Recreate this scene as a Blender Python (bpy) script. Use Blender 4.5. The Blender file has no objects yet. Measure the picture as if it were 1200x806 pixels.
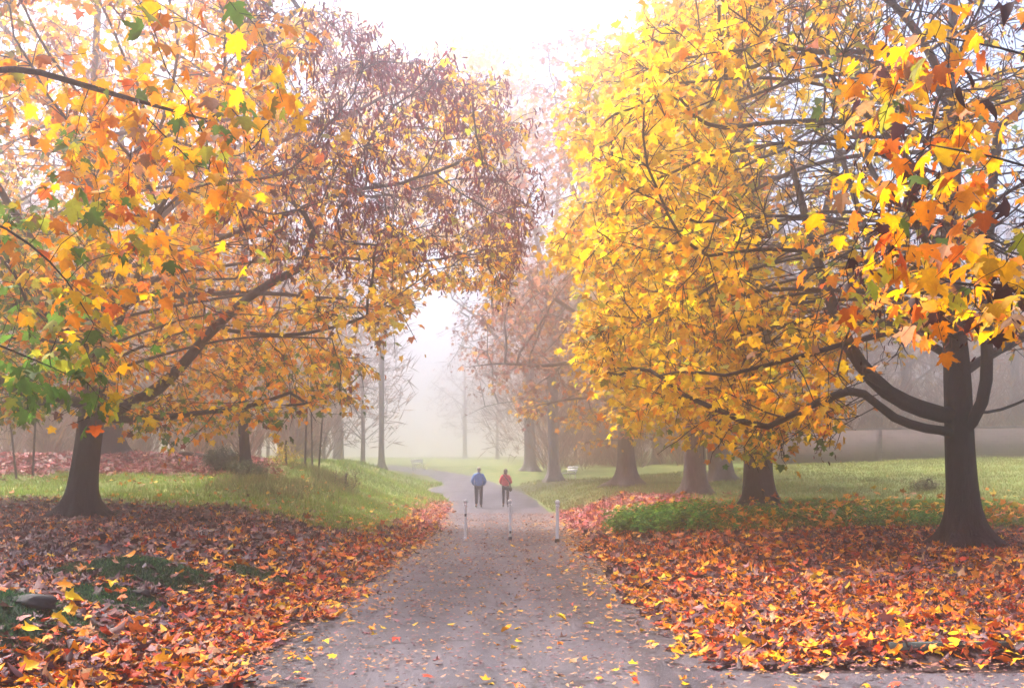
import bpy, bmesh, math, random
import numpy as np
from mathutils import Vector, Matrix
random.seed(7)
RNG = np.random.default_rng(11)
SC = bpy.context.scene
COL = SC.collection
R = math.radians

# ------------------------------------------------------------------ camera
CAM_H = 1.77          # eye height in metres
FPX = 1200.0          # focal length in photo pixels (photo is 1200 wide)
HOR = 548.0           # horizon row in the photo
cam_d = bpy.data.cameras.new('camera'); cam = bpy.data.objects.new('camera', cam_d); COL.objects.link(cam)
cam.location = (0, 0, CAM_H); cam.rotation_euler = (R(90), 0, 0)
cam_d.sensor_width = 36; cam_d.lens = 36 * FPX / 1200
cam_d.shift_y = (HOR - 403) / 1200
cam_d.clip_start = 0.05; cam_d.clip_end = 1000
SC.camera = cam

# ------------------------------------------------------------------ world, sun, exposure
SUN_EL, SUN_AZ = 55.0, -43.0      # hazy sun high ahead on the left
w = bpy.data.worlds.new('World'); SC.world = w; w.use_nodes = True
wn = w.node_tree.nodes; wl_ = w.node_tree.links
sky = wn.new('ShaderNodeTexSky'); sky.sky_type = 'NISHITA'; sky.sun_disc = False
sky.sun_elevation = R(SUN_EL); sky.sun_rotation = R(SUN_AZ)
sky.air_density = 1.0; sky.dust_density = 1.0; sky.ozone_density = 1.0
wn['Background'].inputs['Strength'].default_value = 0.12
wl_.new(sky.outputs[0], wn['Background'].inputs[0])
sl = bpy.data.lights.new('sun', 'SUN'); so = bpy.data.objects.new('sun', sl); COL.objects.link(so)
sl.energy = 5.0; sl.angle = R(20); sl.color = (1.0, 0.93, 0.86)
so.rotation_euler = (R(90 - SUN_EL), 0, R(180 - SUN_AZ))
so.location = (0, 60, 60)
SC.view_settings.view_transform = 'Standard'; SC.view_settings.look = 'None'
SC.view_settings.exposure = 2.0; SC.view_settings.gamma = 1.0
SC.cycles.use_denoising = True
SC.cycles.max_bounces = 8; SC.cycles.diffuse_bounces = 3; SC.cycles.glossy_bounces = 2
SC.cycles.transmission_bounces = 4; SC.cycles.volume_bounces = 1
SC.cycles.caustics_reflective = False; SC.cycles.caustics_refractive = False

HAZE_DENSITY = 0.0132
HAZE_COLOR = (0.985, 0.90, 0.905, 1)
HAZE_ANISO = 0.91

# ------------------------------------------------------------------ helpers
def at(px, py, d):
    """a photo pixel at distance d -> world point"""
    return np.array([(px - 600) / FPX * d, d, CAM_H + (HOR - py) / FPX * d])

def proj(p):
    p = np.asarray(p); d = np.maximum(p[..., 1], 0.05)
    return 600 + p[..., 0] / d * FPX, HOR - (p[..., 2] - CAM_H) / d * FPX

def tag(o, label=None, cat=None, group=None, kind=None):
    if label: o['label'] = label
    if cat: o['category'] = cat
    if group: o['group'] = group
    if kind: o['kind'] = kind
    return o

def empty(name, loc, rz=0.0):
    o = bpy.data.objects.new(name, None); COL.objects.link(o)
    o.location = loc; o.rotation_euler = (0, 0, rz); o.empty_display_size = 0.3
    return o

def link(name, me, mat=None, parent=None, smooth=False):
    if mat is not None and not me.materials: me.materials.append(mat)
    if smooth and len(me.polygons):
        me.polygons.foreach_set('use_smooth', np.ones(len(me.polygons), dtype=bool))
    o = bpy.data.objects.new(name, me); COL.objects.link(o)
    if parent is not None: o.parent = parent
    return o

def raw_mesh(name, V, loops, sizes, cols=None):
    V = np.asarray(V, dtype=np.float32); loops = np.asarray(loops, dtype=np.int32); sizes = np.asarray(sizes, dtype=np.int32)
    me = bpy.data.meshes.new(name)
    me.vertices.add(len(V)); me.vertices.foreach_set('co', V.ravel())
    me.loops.add(len(loops)); me.loops.foreach_set('vertex_index', loops)
    me.polygons.add(len(sizes))
    st = np.zeros(len(sizes), dtype=np.int32); st[1:] = np.cumsum(sizes)[:-1]
    me.polygons.foreach_set('loop_start', st)
    if cols is not None:
        a = me.color_attributes.new('Col', 'FLOAT_COLOR', 'POINT')
        c = np.ones((len(V), 4), dtype=np.float32); c[:, :3] = cols
        a.data.foreach_set('color', c.ravel())
    me.update(calc_edges=True)
    return me

class MB:
    """collects polygons into one mesh"""
    def __init__(s): s.V = []; s.L = []; s.S = []; s.n = 0
    def add(s, V, faces):
        V = np.asarray(V, dtype=float); s.V.append(V)
        for f in faces:
            s.L.extend([i + s.n for i in f]); s.S.append(len(f))
        s.n += len(V)
    def quads(s, V, Q):
        s.V.append(np.asarray(V, dtype=float)); q = np.asarray(Q) + s.n
        s.L.extend(q.ravel().tolist()); s.S.extend([4] * len(q)); s.n += len(V)
    def tube(s, pts, rad, sides, cap=True, wob=None):
        pts = np.asarray(pts, dtype=float); rad = np.asarray(rad, dtype=float); m = len(pts)
        if m < 2: return
        T = np.gradient(pts, axis=0); T /= np.linalg.norm(T, axis=1)[:, None] + 1e-9
        ref = np.array([0.0, 0, 1]) if abs(T[0][2]) < 0.9 else np.array([1.0, 0, 0])
        n = ref - T[0] * ref.dot(T[0]); n /= np.linalg.norm(n) + 1e-9
        N = np.empty_like(T)
        for i in range(m):
            n = n - T[i] * n.dot(T[i]); n /= np.linalg.norm(n) + 1e-9; N[i] = n
        B = np.cross(T, N)
        a = np.arange(sides) / sides * 2 * math.pi
        rr = rad[:, None] * np.ones((1, sides))
        if wob is not None: rr = rr * wob
        V = pts[:, None, :] + rr[..., None] * (np.cos(a)[None, :, None] * N[:, None, :] + np.sin(a)[None, :, None] * B[:, None, :])
        i = np.arange(m - 1)[:, None] * sides; j = np.arange(sides)[None, :]; j2 = (j + 1) % sides
        Q = np.stack([i + j, i + j2, i + sides + j2, i + sides + j], -1).reshape(-1, 4)
        base = s.n
        s.quads(V.reshape(-1, 3), Q)
        if cap:
            s.L.extend((base + np.arange(sides)[::-1]).tolist()); s.S.append(sides)
            s.L.extend((base + (m - 1) * sides + np.arange(sides)).tolist()); s.S.append(sides)
    def box(s, c, size, rot=None):
        c = np.asarray(c, float); h = np.asarray(size, float) / 2
        V = np.array([[x, y, z] for z in (-1, 1) for y in (-1, 1) for x in (-1, 1)], float) * h
        if rot is not None: V = V @ np.asarray(rot).T
        s.add(V + c, [(0, 2, 3, 1), (4, 5, 7, 6), (0, 1, 5, 4), (2, 6, 7, 3), (0, 4, 6, 2), (1, 3, 7, 5)])
    def mesh(s, name):
        return raw_mesh(name, np.concatenate(s.V), s.L, s.S)

def ss(a, b, x):
    t = np.clip((x - a) / (b - a), 0, 1); return t * t * (3 - 2 * t)

_ph = np.random.default_rng(3).uniform(0, 6.28, (40, 3))
def wavy(x, y, scale, octs=4, seed=0):
    """cheap smooth noise, about -1..1"""
    z = 0; amp = 1; tot = 0
    for o in range(octs):
        for k in range(3):
            p = _ph[(seed + o * 3 + k) % 40]; an = p[0] + k * 2.1
            z = z + amp * np.sin((x * math.cos(an) + y * math.sin(an)) * scale + p[1] + 1.3 * np.sin((x * math.sin(an) - y * math.cos(an)) * scale * .7 + p[2])) / 3
        tot += amp; amp *= .55; scale *= 2.07
    return z / tot * 1.6

# ------------------------------------------------------------------ terrain
PE_D = [-20, 3, 8.3, 11.4, 14, 18, 25, 33, 41, 50, 54, 57, 60, 62.5, 65, 72, 80, 95, 130]
PE_L = [-2.6, -2.6, -2.5, -2.56, -2.45, -2.4, -2.15, -2.4, -2.7, -3.1, -3.7, -4.9, -4.8, -4.2, -4.5, -5.9, -8.9, -15, -40]
PE_R = [2.2, 2.2, 2.15, 1.85, 1.66, 1.7, 1.85, 1.8, 1.7, 1.35, .9, .5, -.1, -.6, -1.1, -2.6, -5.6, -11, -35]
def main_edges(y): return np.interp(y, PE_D, PE_L), np.interp(y, PE_D, PE_R)
def edges(y):
    l, r = main_edges(y)
    side = np.interp(y, [2.0, 2.4, 8.9, 9.15, 9.6, 10], [0, 38, 38, 3.5, .3, 0])
    return l, r + side
def zpath(y): return np.interp(y, [-60, 44, 50, 60, 70, 80, 100, 150, 300], [0, 0, .13, .6, 1.1, 1.55, 2.2, 3.2, 5])
MOUNDS = [(-4.75, 9.1, .30, 1.25), (-4.7, 13.2, .20, 1.35), (-3.65, 15.0, .14, .7), (-4.25, 11.2, .18, .85)]
def terrain(x, y):
    x = np.asarray(x, float); y = np.asarray(y, float)
    xl, xr = edges(y); zp = zpath(y)
    zl = np.interp(y, [-60, 5, 22, 26, 32, 38, 42, 46, 60, 80, 150, 300], [.3, .38, .45, .5, .95, 1.62, 2.35, 2.25, 1.95, 2.4, 3.6, 6])
    zl = zl - ss(30, 36, y) * (1 - ss(46, 52, y)) * ss(-13, -6, x) * ss(38, 44, y) * .9
    wl = ss(0, 1, (xl - x) / np.interp(y, [10, 22, 30], [2.4, 3.2, 6.2]))
    zr = np.interp(y, [-60, 20, 24, 28, 31, 36, 48, 60, 80, 150, 300], [.1, .13, .17, .36, .6, .62, .85, 1.15, 1.8, 3.2, 5])
    zr = zr + np.clip(x - 4, 0, 22) * .05 * ss(30, 60, y)
    wr = ss(0, 1, (x - xr) / np.interp(y, [10, 28], [1.6, 3.0]))
    z = zp + wl * (zl - zp) + wr * (zr - zp)
    m = np.clip(wl + wr, 0, 1)
    z = z + m * (.05 * wavy(x, y, .8, 3) + .03 * wavy(x, y, 2.6, 2, 7) + .18 * wavy(x, y, .14, 2, 5) * ss(30, 60, y))
    for mx, my, a, s in MOUNDS:
        z = z + a * np.exp(-(((x - mx) / s) ** 2 + ((y - my) / (s * .8)) ** 2)) * m
    return z
def tz(x, y): return float(terrain(np.array([x]), np.array([y]))[0])
def ground_at(px, py, d0=6.0, d1=120.0):
    """where the ray through a photo pixel meets the ground"""
    d = np.linspace(d0, d1, 4000); X = (px - 600) / FPX * d; z = CAM_H + (HOR - py) / FPX * d
    k = np.argmax(terrain(X, d) > z)
    return float(X[k]), float(d[k])

def grass_mask(x, y):
    """1 on grass, 0 on leaf-covered soil"""
    n = wavy(x, y, .9, 3, 11) * .9
    bl = np.interp(x, [-16, -10, -6.5, -4.5, -3.2, -2.5], [29.5, 28.8, 26.6, 24.5, 26, 33])
    left = ss(-1.2, 1.2, y - bl + n) * (x < -1)
    mound = ss(36.6, 37.8, y + n * .5) * ss(-8.6, -10.2, x + n * .4) * (1 - ss(46, 50, y))
    left = left * (1 - mound)
    right = ss(-.8, .8, y - np.interp(x, [1.5, 2.6, 4, 13, 16], [31, 26.3, 25.2, 25.6, 27]) + n * .8) * (x >= -1)
    xl, xr = edges(y)
    pink = ss(0, .8, x - xr + .6 + n * .3) * ss(7.2, 5.8, x + n * .4) * ss(30.4, 31.2, y + n * .3) * ss(40.5, 39, y + n * .5)
    edge_strip = ss(1.6, .7, x - xr + n * .5) * ss(22, 26, y) * ss(42, 38, y)
    pink2 = ss(55, 56.5, y) * ss(62, 60, y) * ss(6, 4.5, x)
    right = right * (1 - np.clip(pink + edge_strip + pink2 * .6, 0, 1))
    ledge = ss(1.5, .6, xl - x + n * .5) * ss(52, 46, y)
    left = left * (1 - ledge)
    return np.clip(left + right, 0, 1)

# ------------------------------------------------------------------ materials
def new_mat(name):
    m = bpy.data.materials.new(name); m.use_nodes = True
    nt = m.node_tree; nt.nodes.clear()
    out = nt.nodes.new('ShaderNodeOutputMaterial')
    return m, nt, out
def N(nt, typ, **kw):
    n = nt.nodes.new(typ)
    for k, v in kw.items():
        if k in n.inputs: n.inputs[k].default_value = v
        else: setattr(n, k, v)
    return n
def ramp(nt, fac, stops):
    r = nt.nodes.new('ShaderNodeValToRGB'); e = r.color_ramp.elements
    while len(e) > 1: e.remove(e[-1])
    e[0].position = stops[0][0]; e[0].color = (*stops[0][1], 1)
    for p, c in stops[1:]:
        k = e.new(p); k.color = (*c, 1)
    nt.links.new(fac, r.inputs[0]); return r.outputs[0]
def noise(nt, scale, detail=4, rough=.6, coord=None):
    n = N(nt, 'ShaderNodeTexNoise', Scale=scale, Detail=detail, Roughness=rough)
    if coord is not None: nt.links.new(coord, n.inputs['Vector'])
    return n.outputs['Fac']
def bump(nt, h, strength, dist):
    b = N(nt, 'ShaderNodeBump', Strength=strength, Distance=dist); nt.links.new(h, b.inputs['Height']); return b.outputs[0]
def mixc(nt, fac, a, b, mode='MIX'):
    m = nt.nodes.new('ShaderNodeMix'); m.data_type = 'RGBA'; m.blend_type = mode
    for s, v in ((0, fac), (6, a), (7, b)):
        if hasattr(v, 'links') or hasattr(v, 'is_linked'): nt.links.new(v, m.inputs[s])
        else: m.inputs[s].default_value = v if s == 0 else (*v, 1)
    return m.outputs[2]
def pos(nt): return nt.nodes.new('ShaderNodeNewGeometry').outputs['Position']
def objco(nt): return nt.nodes.new('ShaderNodeTexCoord').outputs['Object']

def plain(name, col, rough=.6, var=.25, scale=30, bmp=.2, spec=.4, metal=0):
    m, nt, out = new_mat(name)
    p = N(nt, 'ShaderNodeBsdfPrincipled', Roughness=rough, Metallic=metal)
    p.inputs['Specular IOR Level'].default_value = spec
    f = noise(nt, scale, 5, .6, objco(nt))
    nt.links.new(ramp(nt, f, [(.3, tuple(c * (1 - var) for c in col)), (.7, tuple(min(1, c * (1 + var)) for c in col))]), p.inputs['Base Color'])
    if bmp: nt.links.new(bump(nt, f, bmp, .01), p.inputs['Normal'])
    nt.links.new(p.outputs[0], out.inputs[0]); return m

def leaf_mat(name, source, trans=.55, rough=.6):
    """thin leaf: reflects and lets light through; colour per leaf"""
    m, nt, out = new_mat(name)
    if source == 'attr':
        c = N(nt, 'ShaderNodeAttribute', attribute_name='Col').outputs['Color']
    else:
        c = nt.nodes.new('ShaderNodeObjectInfo').outputs['Color']
    if source != 'attr':   # veins and browned tips from the leaf's own coordinates
        sx = nt.nodes.new('ShaderNodeSeparateXYZ'); nt.links.new(N(nt, 'ShaderNodeAttribute', attribute_name='Col').outputs['Vector'], sx.inputs[0])
        def mt(op, a_, b_=None):
            n_ = nt.nodes.new('ShaderNodeMath'); n_.operation = op
            for q_, v_ in ((0, a_), (1, b_)):
                if v_ is None: continue
                if isinstance(v_, (int, float)): n_.inputs[q_].default_value = v_
                else: nt.links.new(v_, n_.inputs[q_])
            return n_.outputs[0]
        X_, Y_ = sx.outputs[0], sx.outputs[1]
        an = mt('ABSOLUTE', mt('ARCTAN2', X_, Y_)); r_ = mt('SQRT', mt('ADD', mt('MULTIPLY', X_, X_), mt('MULTIPLY', Y_, Y_)))
        dv = mt('MINIMUM', an, mt('MINIMUM', mt('ABSOLUTE', mt('SUBTRACT', an, .906)), mt('ABSOLUTE', mt('SUBTRACT', an, 1.46))))
        vein = mt('LESS_THAN', mt('MULTIPLY', dv, r_), .014)
        tip = mt('MULTIPLY', mt('POWER', r_, 2.5), mt('MULTIPLY', nt.nodes.new('ShaderNodeObjectInfo').outputs['Random'], .75))
        c = mixc(nt, tip, c, mixc(nt, 1.0, c, (.7, .45, .4), 'MULTIPLY'))
        c = mixc(nt, mt('MULTIPLY', vein, .45), c, mixc(nt, 1.0, c, (1.1, 1.25, 1.2), 'MULTIPLY'))
    f = noise(nt, 28, 3, .6, pos(nt))
    v = ramp(nt, f, [(.3, (.82, .74, .6)), (.65, (1, 1, 1))])
    c2 = mixc(nt, 1.0, c, v, 'MULTIPLY')
    p = N(nt, 'ShaderNodeBsdfPrincipled', Roughness=rough); p.inputs['Specular IOR Level'].default_value = .16
    t = N(nt, 'ShaderNodeBsdfTranslucent')
    nt.links.new(c2, p.inputs['Base Color']); nt.links.new(c2, t.inputs['Color'])
    mx = N(nt, 'ShaderNodeMixShader'); mx.inputs[0].default_value = trans
    nt.links.new(p.outputs[0], mx.inputs[1]); nt.links.new(t.outputs[0], mx.inputs[2])
    nt.links.new(mx.outputs[0], out.inputs[0]); return m

def bark_mat(name, a, b, moss, moss_amt=.5):
    m, nt, out = new_mat(name)
    p = N(nt, 'ShaderNodeBsdfPrincipled', Roughness=.8); p.inputs['Specular IOR Level'].default_value = .12
    mp = N(nt, 'ShaderNodeMapping'); mp.inputs['Scale'].default_value = (1, 1, .18); nt.links.new(pos(nt), mp.inputs[0])
    f = noise(nt, 16, 6, .65, mp.outputs[0]); f2 = noise(nt, 1.7, 4, .6, pos(nt)); f3 = noise(nt, 7, 5, .7, pos(nt))
    c = ramp(nt, f, [(.32, a), (.68, b)])
    mk = ramp(nt, f2, [(.5, (0, 0, 0)), (.68, (moss_amt,) * 3)])
    c = mixc(nt, mk, c, moss)
    sp = ramp(nt, f3, [(.70, (0, 0, 0)), (.74, (.5, .5, .5))])
    c = mixc(nt, sp, c, tuple(min(1, x * 3 + .03) for x in b))
    nt.links.new(c, p.inputs['Base Color']); nt.links.new(bump(nt, f, .9, .05), p.inputs['Normal'])
    nt.links.new(p.outputs[0], out.inputs[0]); return m

M = {}
M['leaf'] = leaf_mat('leaf_many', 'attr')
M['leaf_one'] = leaf_mat('leaf_single', 'object')
M['litter'] = leaf_mat('litter_many', 'attr', .12, .55)
M['litter_one'] = leaf_mat('litter_single', 'object', .12, .55)
M['blade'] = leaf_mat('blade_many', 'attr', .5, .5)
M['bark'] = bark_mat('bark_dark', (.004, .005, .010), (.018, .018, .025), (.010, .022, .016))
M['bark_grey'] = bark_mat('bark_grey', (.02, .024, .03), (.07, .07, .075), (.03, .05, .04))
M['bark_brown'] = bark_mat('bark_brown', (.10, .08, .08), (.22, .18, .175), (.10, .11, .08))
M['bark_hazed'] = bark_mat('bark_pale_hazed', (.24, .20, .20), (.40, .35, .34), (.25, .25, .2))  # distant trunks: fading by haze is put into this lightened bark colour

def ground_mat():
    m, nt, out = new_mat('ground_soil_and_grass')
    g = N(nt, 'ShaderNodeAttribute', attribute_name='Col').outputs['Color']
    sp = nt.nodes.new('ShaderNodeSeparateColor'); nt.links.new(g, sp.inputs[0])
    f = noise(nt, 9, 6, .7, pos(nt)); fb = noise(nt, 1.3, 4, .6, pos(nt)); ff = noise(nt, 45, 4, .7, pos(nt))
    soil = ramp(nt, f, [(.3, (.012, .009, .012)), (.5, (.04, .024, .022)), (.7, (.09, .045, .035))])
    gr = ramp(nt, ff, [(.25, (.06, .11, .02)), (.55, (.13, .21, .035)), (.8, (.24, .30, .07))])
    gr2 = mixc(nt, ramp(nt, fb, [(.42, (0, 0, 0)), (.62, (.75,) * 3)]), gr, (.28, .27, .09))
    c = mixc(nt, sp.outputs[0], soil, gr2)
    moss = ramp(nt, ff, [(.3, (.008, .02, .016)), (.7, (.03, .06, .03))])
    c = mixc(nt, sp.outputs[1], c, moss)
    p = N(nt, 'ShaderNodeBsdfPrincipled', Roughness=.85); p.inputs['Specular IOR Level'].default_value = .2
    nt.links.new(c, p.inputs['Base Color']); nt.links.new(bump(nt, f, .8, .06), p.inputs['Normal'])
    nt.links.new(p.outputs[0], out.inputs[0]); return m
def path_mat():
    m, nt, out = new_mat('worn_wet_asphalt')
    P = pos(nt)
    f = noise(nt, 55, 4, .85, P); f2 = noise(nt, .9, 5, .65, P); f3 = noise(nt, 14, 5, .7, P)
    vor = N(nt, 'ShaderNodeTexVoronoi', Scale=60.0); nt.links.new(P, vor.inputs['Vector'])
    c = ramp(nt, f, [(.32, (.008, .008, .016)), (.5, (.028, .028, .042)), (.68, (.14, .13, .145))])
    c = mixc(nt, ramp(nt, f2, [(.35, (0, 0, 0)), (.65, (.6,) * 3)]), c, (.034, .030, .034))
    c = mixc(nt, ramp(nt, f3, [(.56, (0, 0, 0)), (.66, (.55,) * 3)]), c, (.025, .016, .016))
    mpw = N(nt, 'ShaderNodeMapping'); mpw.inputs['Scale'].default_value = (1.1, .10, 1); nt.links.new(P, mpw.inputs[0])
    fw = noise(nt, 1.0, 4, .6, mpw.outputs[0])
    c = mixc(nt, ramp(nt, fw, [(.42, (0, 0, 0)), (.60, (.65,) * 3)]), c, (.125, .112, .128))
    cr = N(nt, 'ShaderNodeTexVoronoi', Scale=.55); cr.feature = 'DISTANCE_TO_EDGE'
    wv = N(nt, 'ShaderNodeTexNoise', Scale=2.2, Detail=5.0); nt.links.new(P, wv.inputs['Vector'])
    ad0 = N(nt, 'ShaderNodeVectorMath', operation='MULTIPLY_ADD'); nt.links.new(wv.outputs['Color'], ad0.inputs[0]); ad0.inputs[1].default_value = (.9, .9, .9); nt.links.new(P, ad0.inputs[2]); nt.links.new(ad0.outputs[0], cr.inputs['Vector'])
    c = mixc(nt, ramp(nt, cr.outputs['Distance'], [(.006, (.75,) * 3), (.016, (0, 0, 0))]), c, (.006, .006, .008))
    f5 = noise(nt, 30, 3, .7, P)
    c = mixc(nt, ramp(nt, f5, [(.6, (0, 0, 0)), (.66, (.6,) * 3)]), c, (.12, .08, .06))
    p = N(nt, 'ShaderNodeBsdfPrincipled'); p.inputs['Specular IOR Level'].default_value = .3
    nt.links.new(c, p.inputs['Base Color'])
    nt.links.new(ramp(nt, f2, [(.3, (.42,) * 3), (.7, (.62,) * 3)]), p.inputs['Roughness'])
    ad = N(nt, 'ShaderNodeMath', operation='ADD'); nt.links.new(vor.outputs['Distance'], ad.inputs[0]); nt.links.new(f3, ad.inputs[1])
    nt.links.new(bump(nt, ad.outputs[0], .45, .012), p.inputs['Normal'])
    nt.links.new(p.outputs[0], out.inputs[0]); return m
M['ground'] = ground_mat(); M['path'] = path_mat()
M['white'] = plain('white_paint', (.90, .89, .88), .4, .06, 25, .05)
M['rust'] = plain('dark_rust', (.06, .035, .03), .8)
M['black_base'] = plain('dark_base_paint', (.03, .03, .035), .6)
M['stone'] = plain('dark_stone', (.015, .015, .018), .8, .5, 12, .8)
M['kerb'] = plain('mossy_edging', (.035, .05, .045), .8, .5, 14, .6)
M['skin'] = plain('skin', (.62, .40, .32), .5, .06, 20, 0)
M['grey_hair'] = plain('grey_hair', (.55, .52, .50), .6, .3, 60, .3)
M['brown_hair'] = plain('brown_hair', (.16, .11, .09), .6, .3, 60, .3)
M['blue_cloth'] = plain('blue_jacket_cloth', (.05, .22, .68), .6, .2, 18, .4)
M['red_cloth'] = plain('red_jacket_cloth', (.85, .02, .08), .6, .2, 18, .4)
M['grey_cloth'] = plain('charcoal_trouser_cloth', (.03, .033, .05), .8, .2, 20, .3)
M['navy_cloth'] = plain('navy_denim_cloth', (.015, .022, .045), .8, .2, 20, .3)
M['white_cloth'] = plain('white_cloth', (.75, .75, .78), .8, .08, 20, .2)
M['leather'] = plain('black_leather', (.015, .015, .018), .5, .2, 20, .3)
M['wood_log'] = M['bark']

# ------------------------------------------------------------------ setting: ground, paths
def lines(lo, hi, core, fine, grow):
    a = [0.0]; st = fine
    while a[-1] < hi:
        if a[-1] > core: st *= grow
        a.append(a[-1] + st)
    b = [0.0]; st = fine
    while b[-1] < -lo:
        if b[-1] > core: st *= grow
        b.append(b[-1] + st)
    return np.array(sorted(set([-v for v in b[1:]] + a)))
def moss_mask(x, y):
    g = np.zeros_like(x)
    for mx, my, a, s in MOUNDS:
        g = np.maximum(g, np.exp(-(((x - mx) / s) ** 2 + ((y - my + .25) / s) ** 2)))
    return ss(.42, .72, g + .16 * wavy(x, y, 4, 3, 2))
gx = lines(-215, 215, 14, .22, 1.09)
gy = np.concatenate([lines(-60, 0, 0.5, .5, 1.15)[:-1], np.arange(0, 48, .25)])
st = .25; v = 48.0; ext = []
while v < 255: ext.append(v); st *= 1.06; v += st
gy = np.unique(np.concatenate([gy[gy > -62], ext]))
GX, GY = np.meshgrid(gx, gy)
GZ = terrain(GX, GY)
xl, xr = edges(GY)
GZ = GZ - .05 * ss(0, .35, np.minimum(GX - xl, xr - GX))
gm = grass_mask(GX, GY)
nx, ny = len(gx), len(gy)
ii = np.arange(ny - 1)[:, None] * nx; jj = np.arange(nx - 1)[None, :]
Q = np.stack([ii + jj, ii + jj + 1, ii + nx + jj + 1, ii + nx + jj], -1).reshape(-1, 4)
cols = np.stack([gm.ravel(), moss_mask(GX, GY).ravel(), np.zeros(gm.size)], -1)
me = raw_mesh('ground', np.stack([GX.ravel(), GY.ravel(), GZ.ravel()], -1), Q.ravel(), [4] * len(Q), cols)
tag(link('ground', me, M['ground'], None, True), 'leaf strewn parkland ground with grassy banks either side of the path', None, None, 'structure')

def sheet(name, ys, lf, rf, ncol, zf, label):
    V = []; 
    for y in ys:
        for k in range(ncol + 1):
            t = k / ncol; x = lf(y) * (1 - t) + rf(y) * t
            V.append((x, y, zf(x, y)))
    V = np.array(V); n = ncol + 1; m = len(ys)
    ii = np.arange(m - 1)[:, None] * n; jj = np.arange(ncol)[None, :]
    Q = np.stack([ii + jj, ii + jj + 1, ii + n + jj + 1, ii + n + jj], -1).reshape(-1, 4)
    return tag(link(name, raw_mesh(name, V, Q.ravel(), [4] * len(Q)), M['path'], None, True), label, None, None, 'structure')
ys = np.concatenate([np.arange(-8, 40, .3), np.arange(40, 110, .6)])
sheet('path', ys, lambda y: float(main_edges(y)[0]) - .12 + .06 * math.sin(y * 2.1), lambda y: float(main_edges(y)[1]) + .12 + .06 * math.sin(y * 1.7 + 1),
      10, lambda x, y: float(zpath(y)) - .012 - .012 * (x / 2) ** 2 * (1 if y < 50 else 0), 'grey asphalt path running straight ahead then bending left into the fog')
sheet('side_path', np.arange(2.2, 9.01, .4), lambda y: 1.4, lambda y: 38.0, 24, lambda x, y: -.034, 'dark asphalt side path leading off across the near corner')

# ------------------------------------------------------------------ leaf shapes
HALF_HI = [(0, 0), (.10, -.06), (.22, -.12), (.30, -.05), (.46, -.03), (.43, .06), (.57, .10), (.44, .17), (.34, .24), (.44, .33), (.50, .42), (.62, .44), (.62, .52), (.78, .62), (.62, .64), (.54, .70), (.45, .63), (.28, .58), (.31, .72), (.22, .77), (.22, .87), (.11, .90), (0, 1.10)]
HALF_MID = [(0, 0), (.30, -.08), (.54, .06), (.36, .24), (.74, .58), (.32, .56), (.24, .76), (0, 1.04)]
HALF_LO = [(0, 0), (.5, .02), (.34, .26), (.7, .56), (.28, .6), (0, 1.0)]
def leaf_template(half, fold, curl, droop, twist=0.0, stalk=False):
    def z(x, y): return fold * abs(x) - curl * x * x - droop * (y - .2) ** 2 * (1 if y > .2 else .3) + twist * x * y
    P = [(x, y, z(x, y)) for x, y in half]; n = len(half)
    mids = []
    V = list(P) + [(-x, y, z(-x, y)) for x, y in half[1:-1]]
    right = list(range(n)); left = [0] + list(range(n, n + n - 2)) + [n - 1]
    F = [tuple(right), tuple(left[::-1])]
    if stalk:
        b = len(V); V += [(-.012, 0, 0), (.012, 0, 0), (.01, -.55, .12), (-.01, -.55, .12)]
        F.append((b, b + 3, b + 2, b + 1))
    return np.array(V, float), F
def variants(half, n, rs, amount=1.0, stalk=False):
    return [leaf_template(half, rs.uniform(-.1, .45) * amount, rs.uniform(.0, .7) * amount, rs.uniform(.05, .55) * amount, rs.uniform(-.4, .4) * amount, stalk) for _ in range(n)]
_rs = np.random.default_rng(5)
T_HI = variants(HALF_HI, 6, _rs, 1.0, True); T_MID = variants(HALF_MID, 6, _rs); T_LO = variants(HALF_LO, 6, _rs)
T_CRUMP = variants(HALF_MID, 5, _rs, 2.6)
T_GROUND = variants(HALF_MID, 5, _rs, 1.1) + variants(HALF_MID, 4, _rs, 2.3); T_GROUND_LO = variants(HALF_LO, 5, _rs, 1.1) + variants(HALF_LO, 3, _rs, 2.2)
T_KEY = [(np.array([(0, 0, 0), (.16, -.3, .03), (.10, -1, 0), (-.12, -.9, .05), (-.1, -.3, 0)], float), [(0, 1, 2, 3, 4)])]
T_OVAL = [leaf_template([(0, 0), (.22, .12), (.3, .4), (.18, .75), (0, 1)], .3, .2, .3)]

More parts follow.
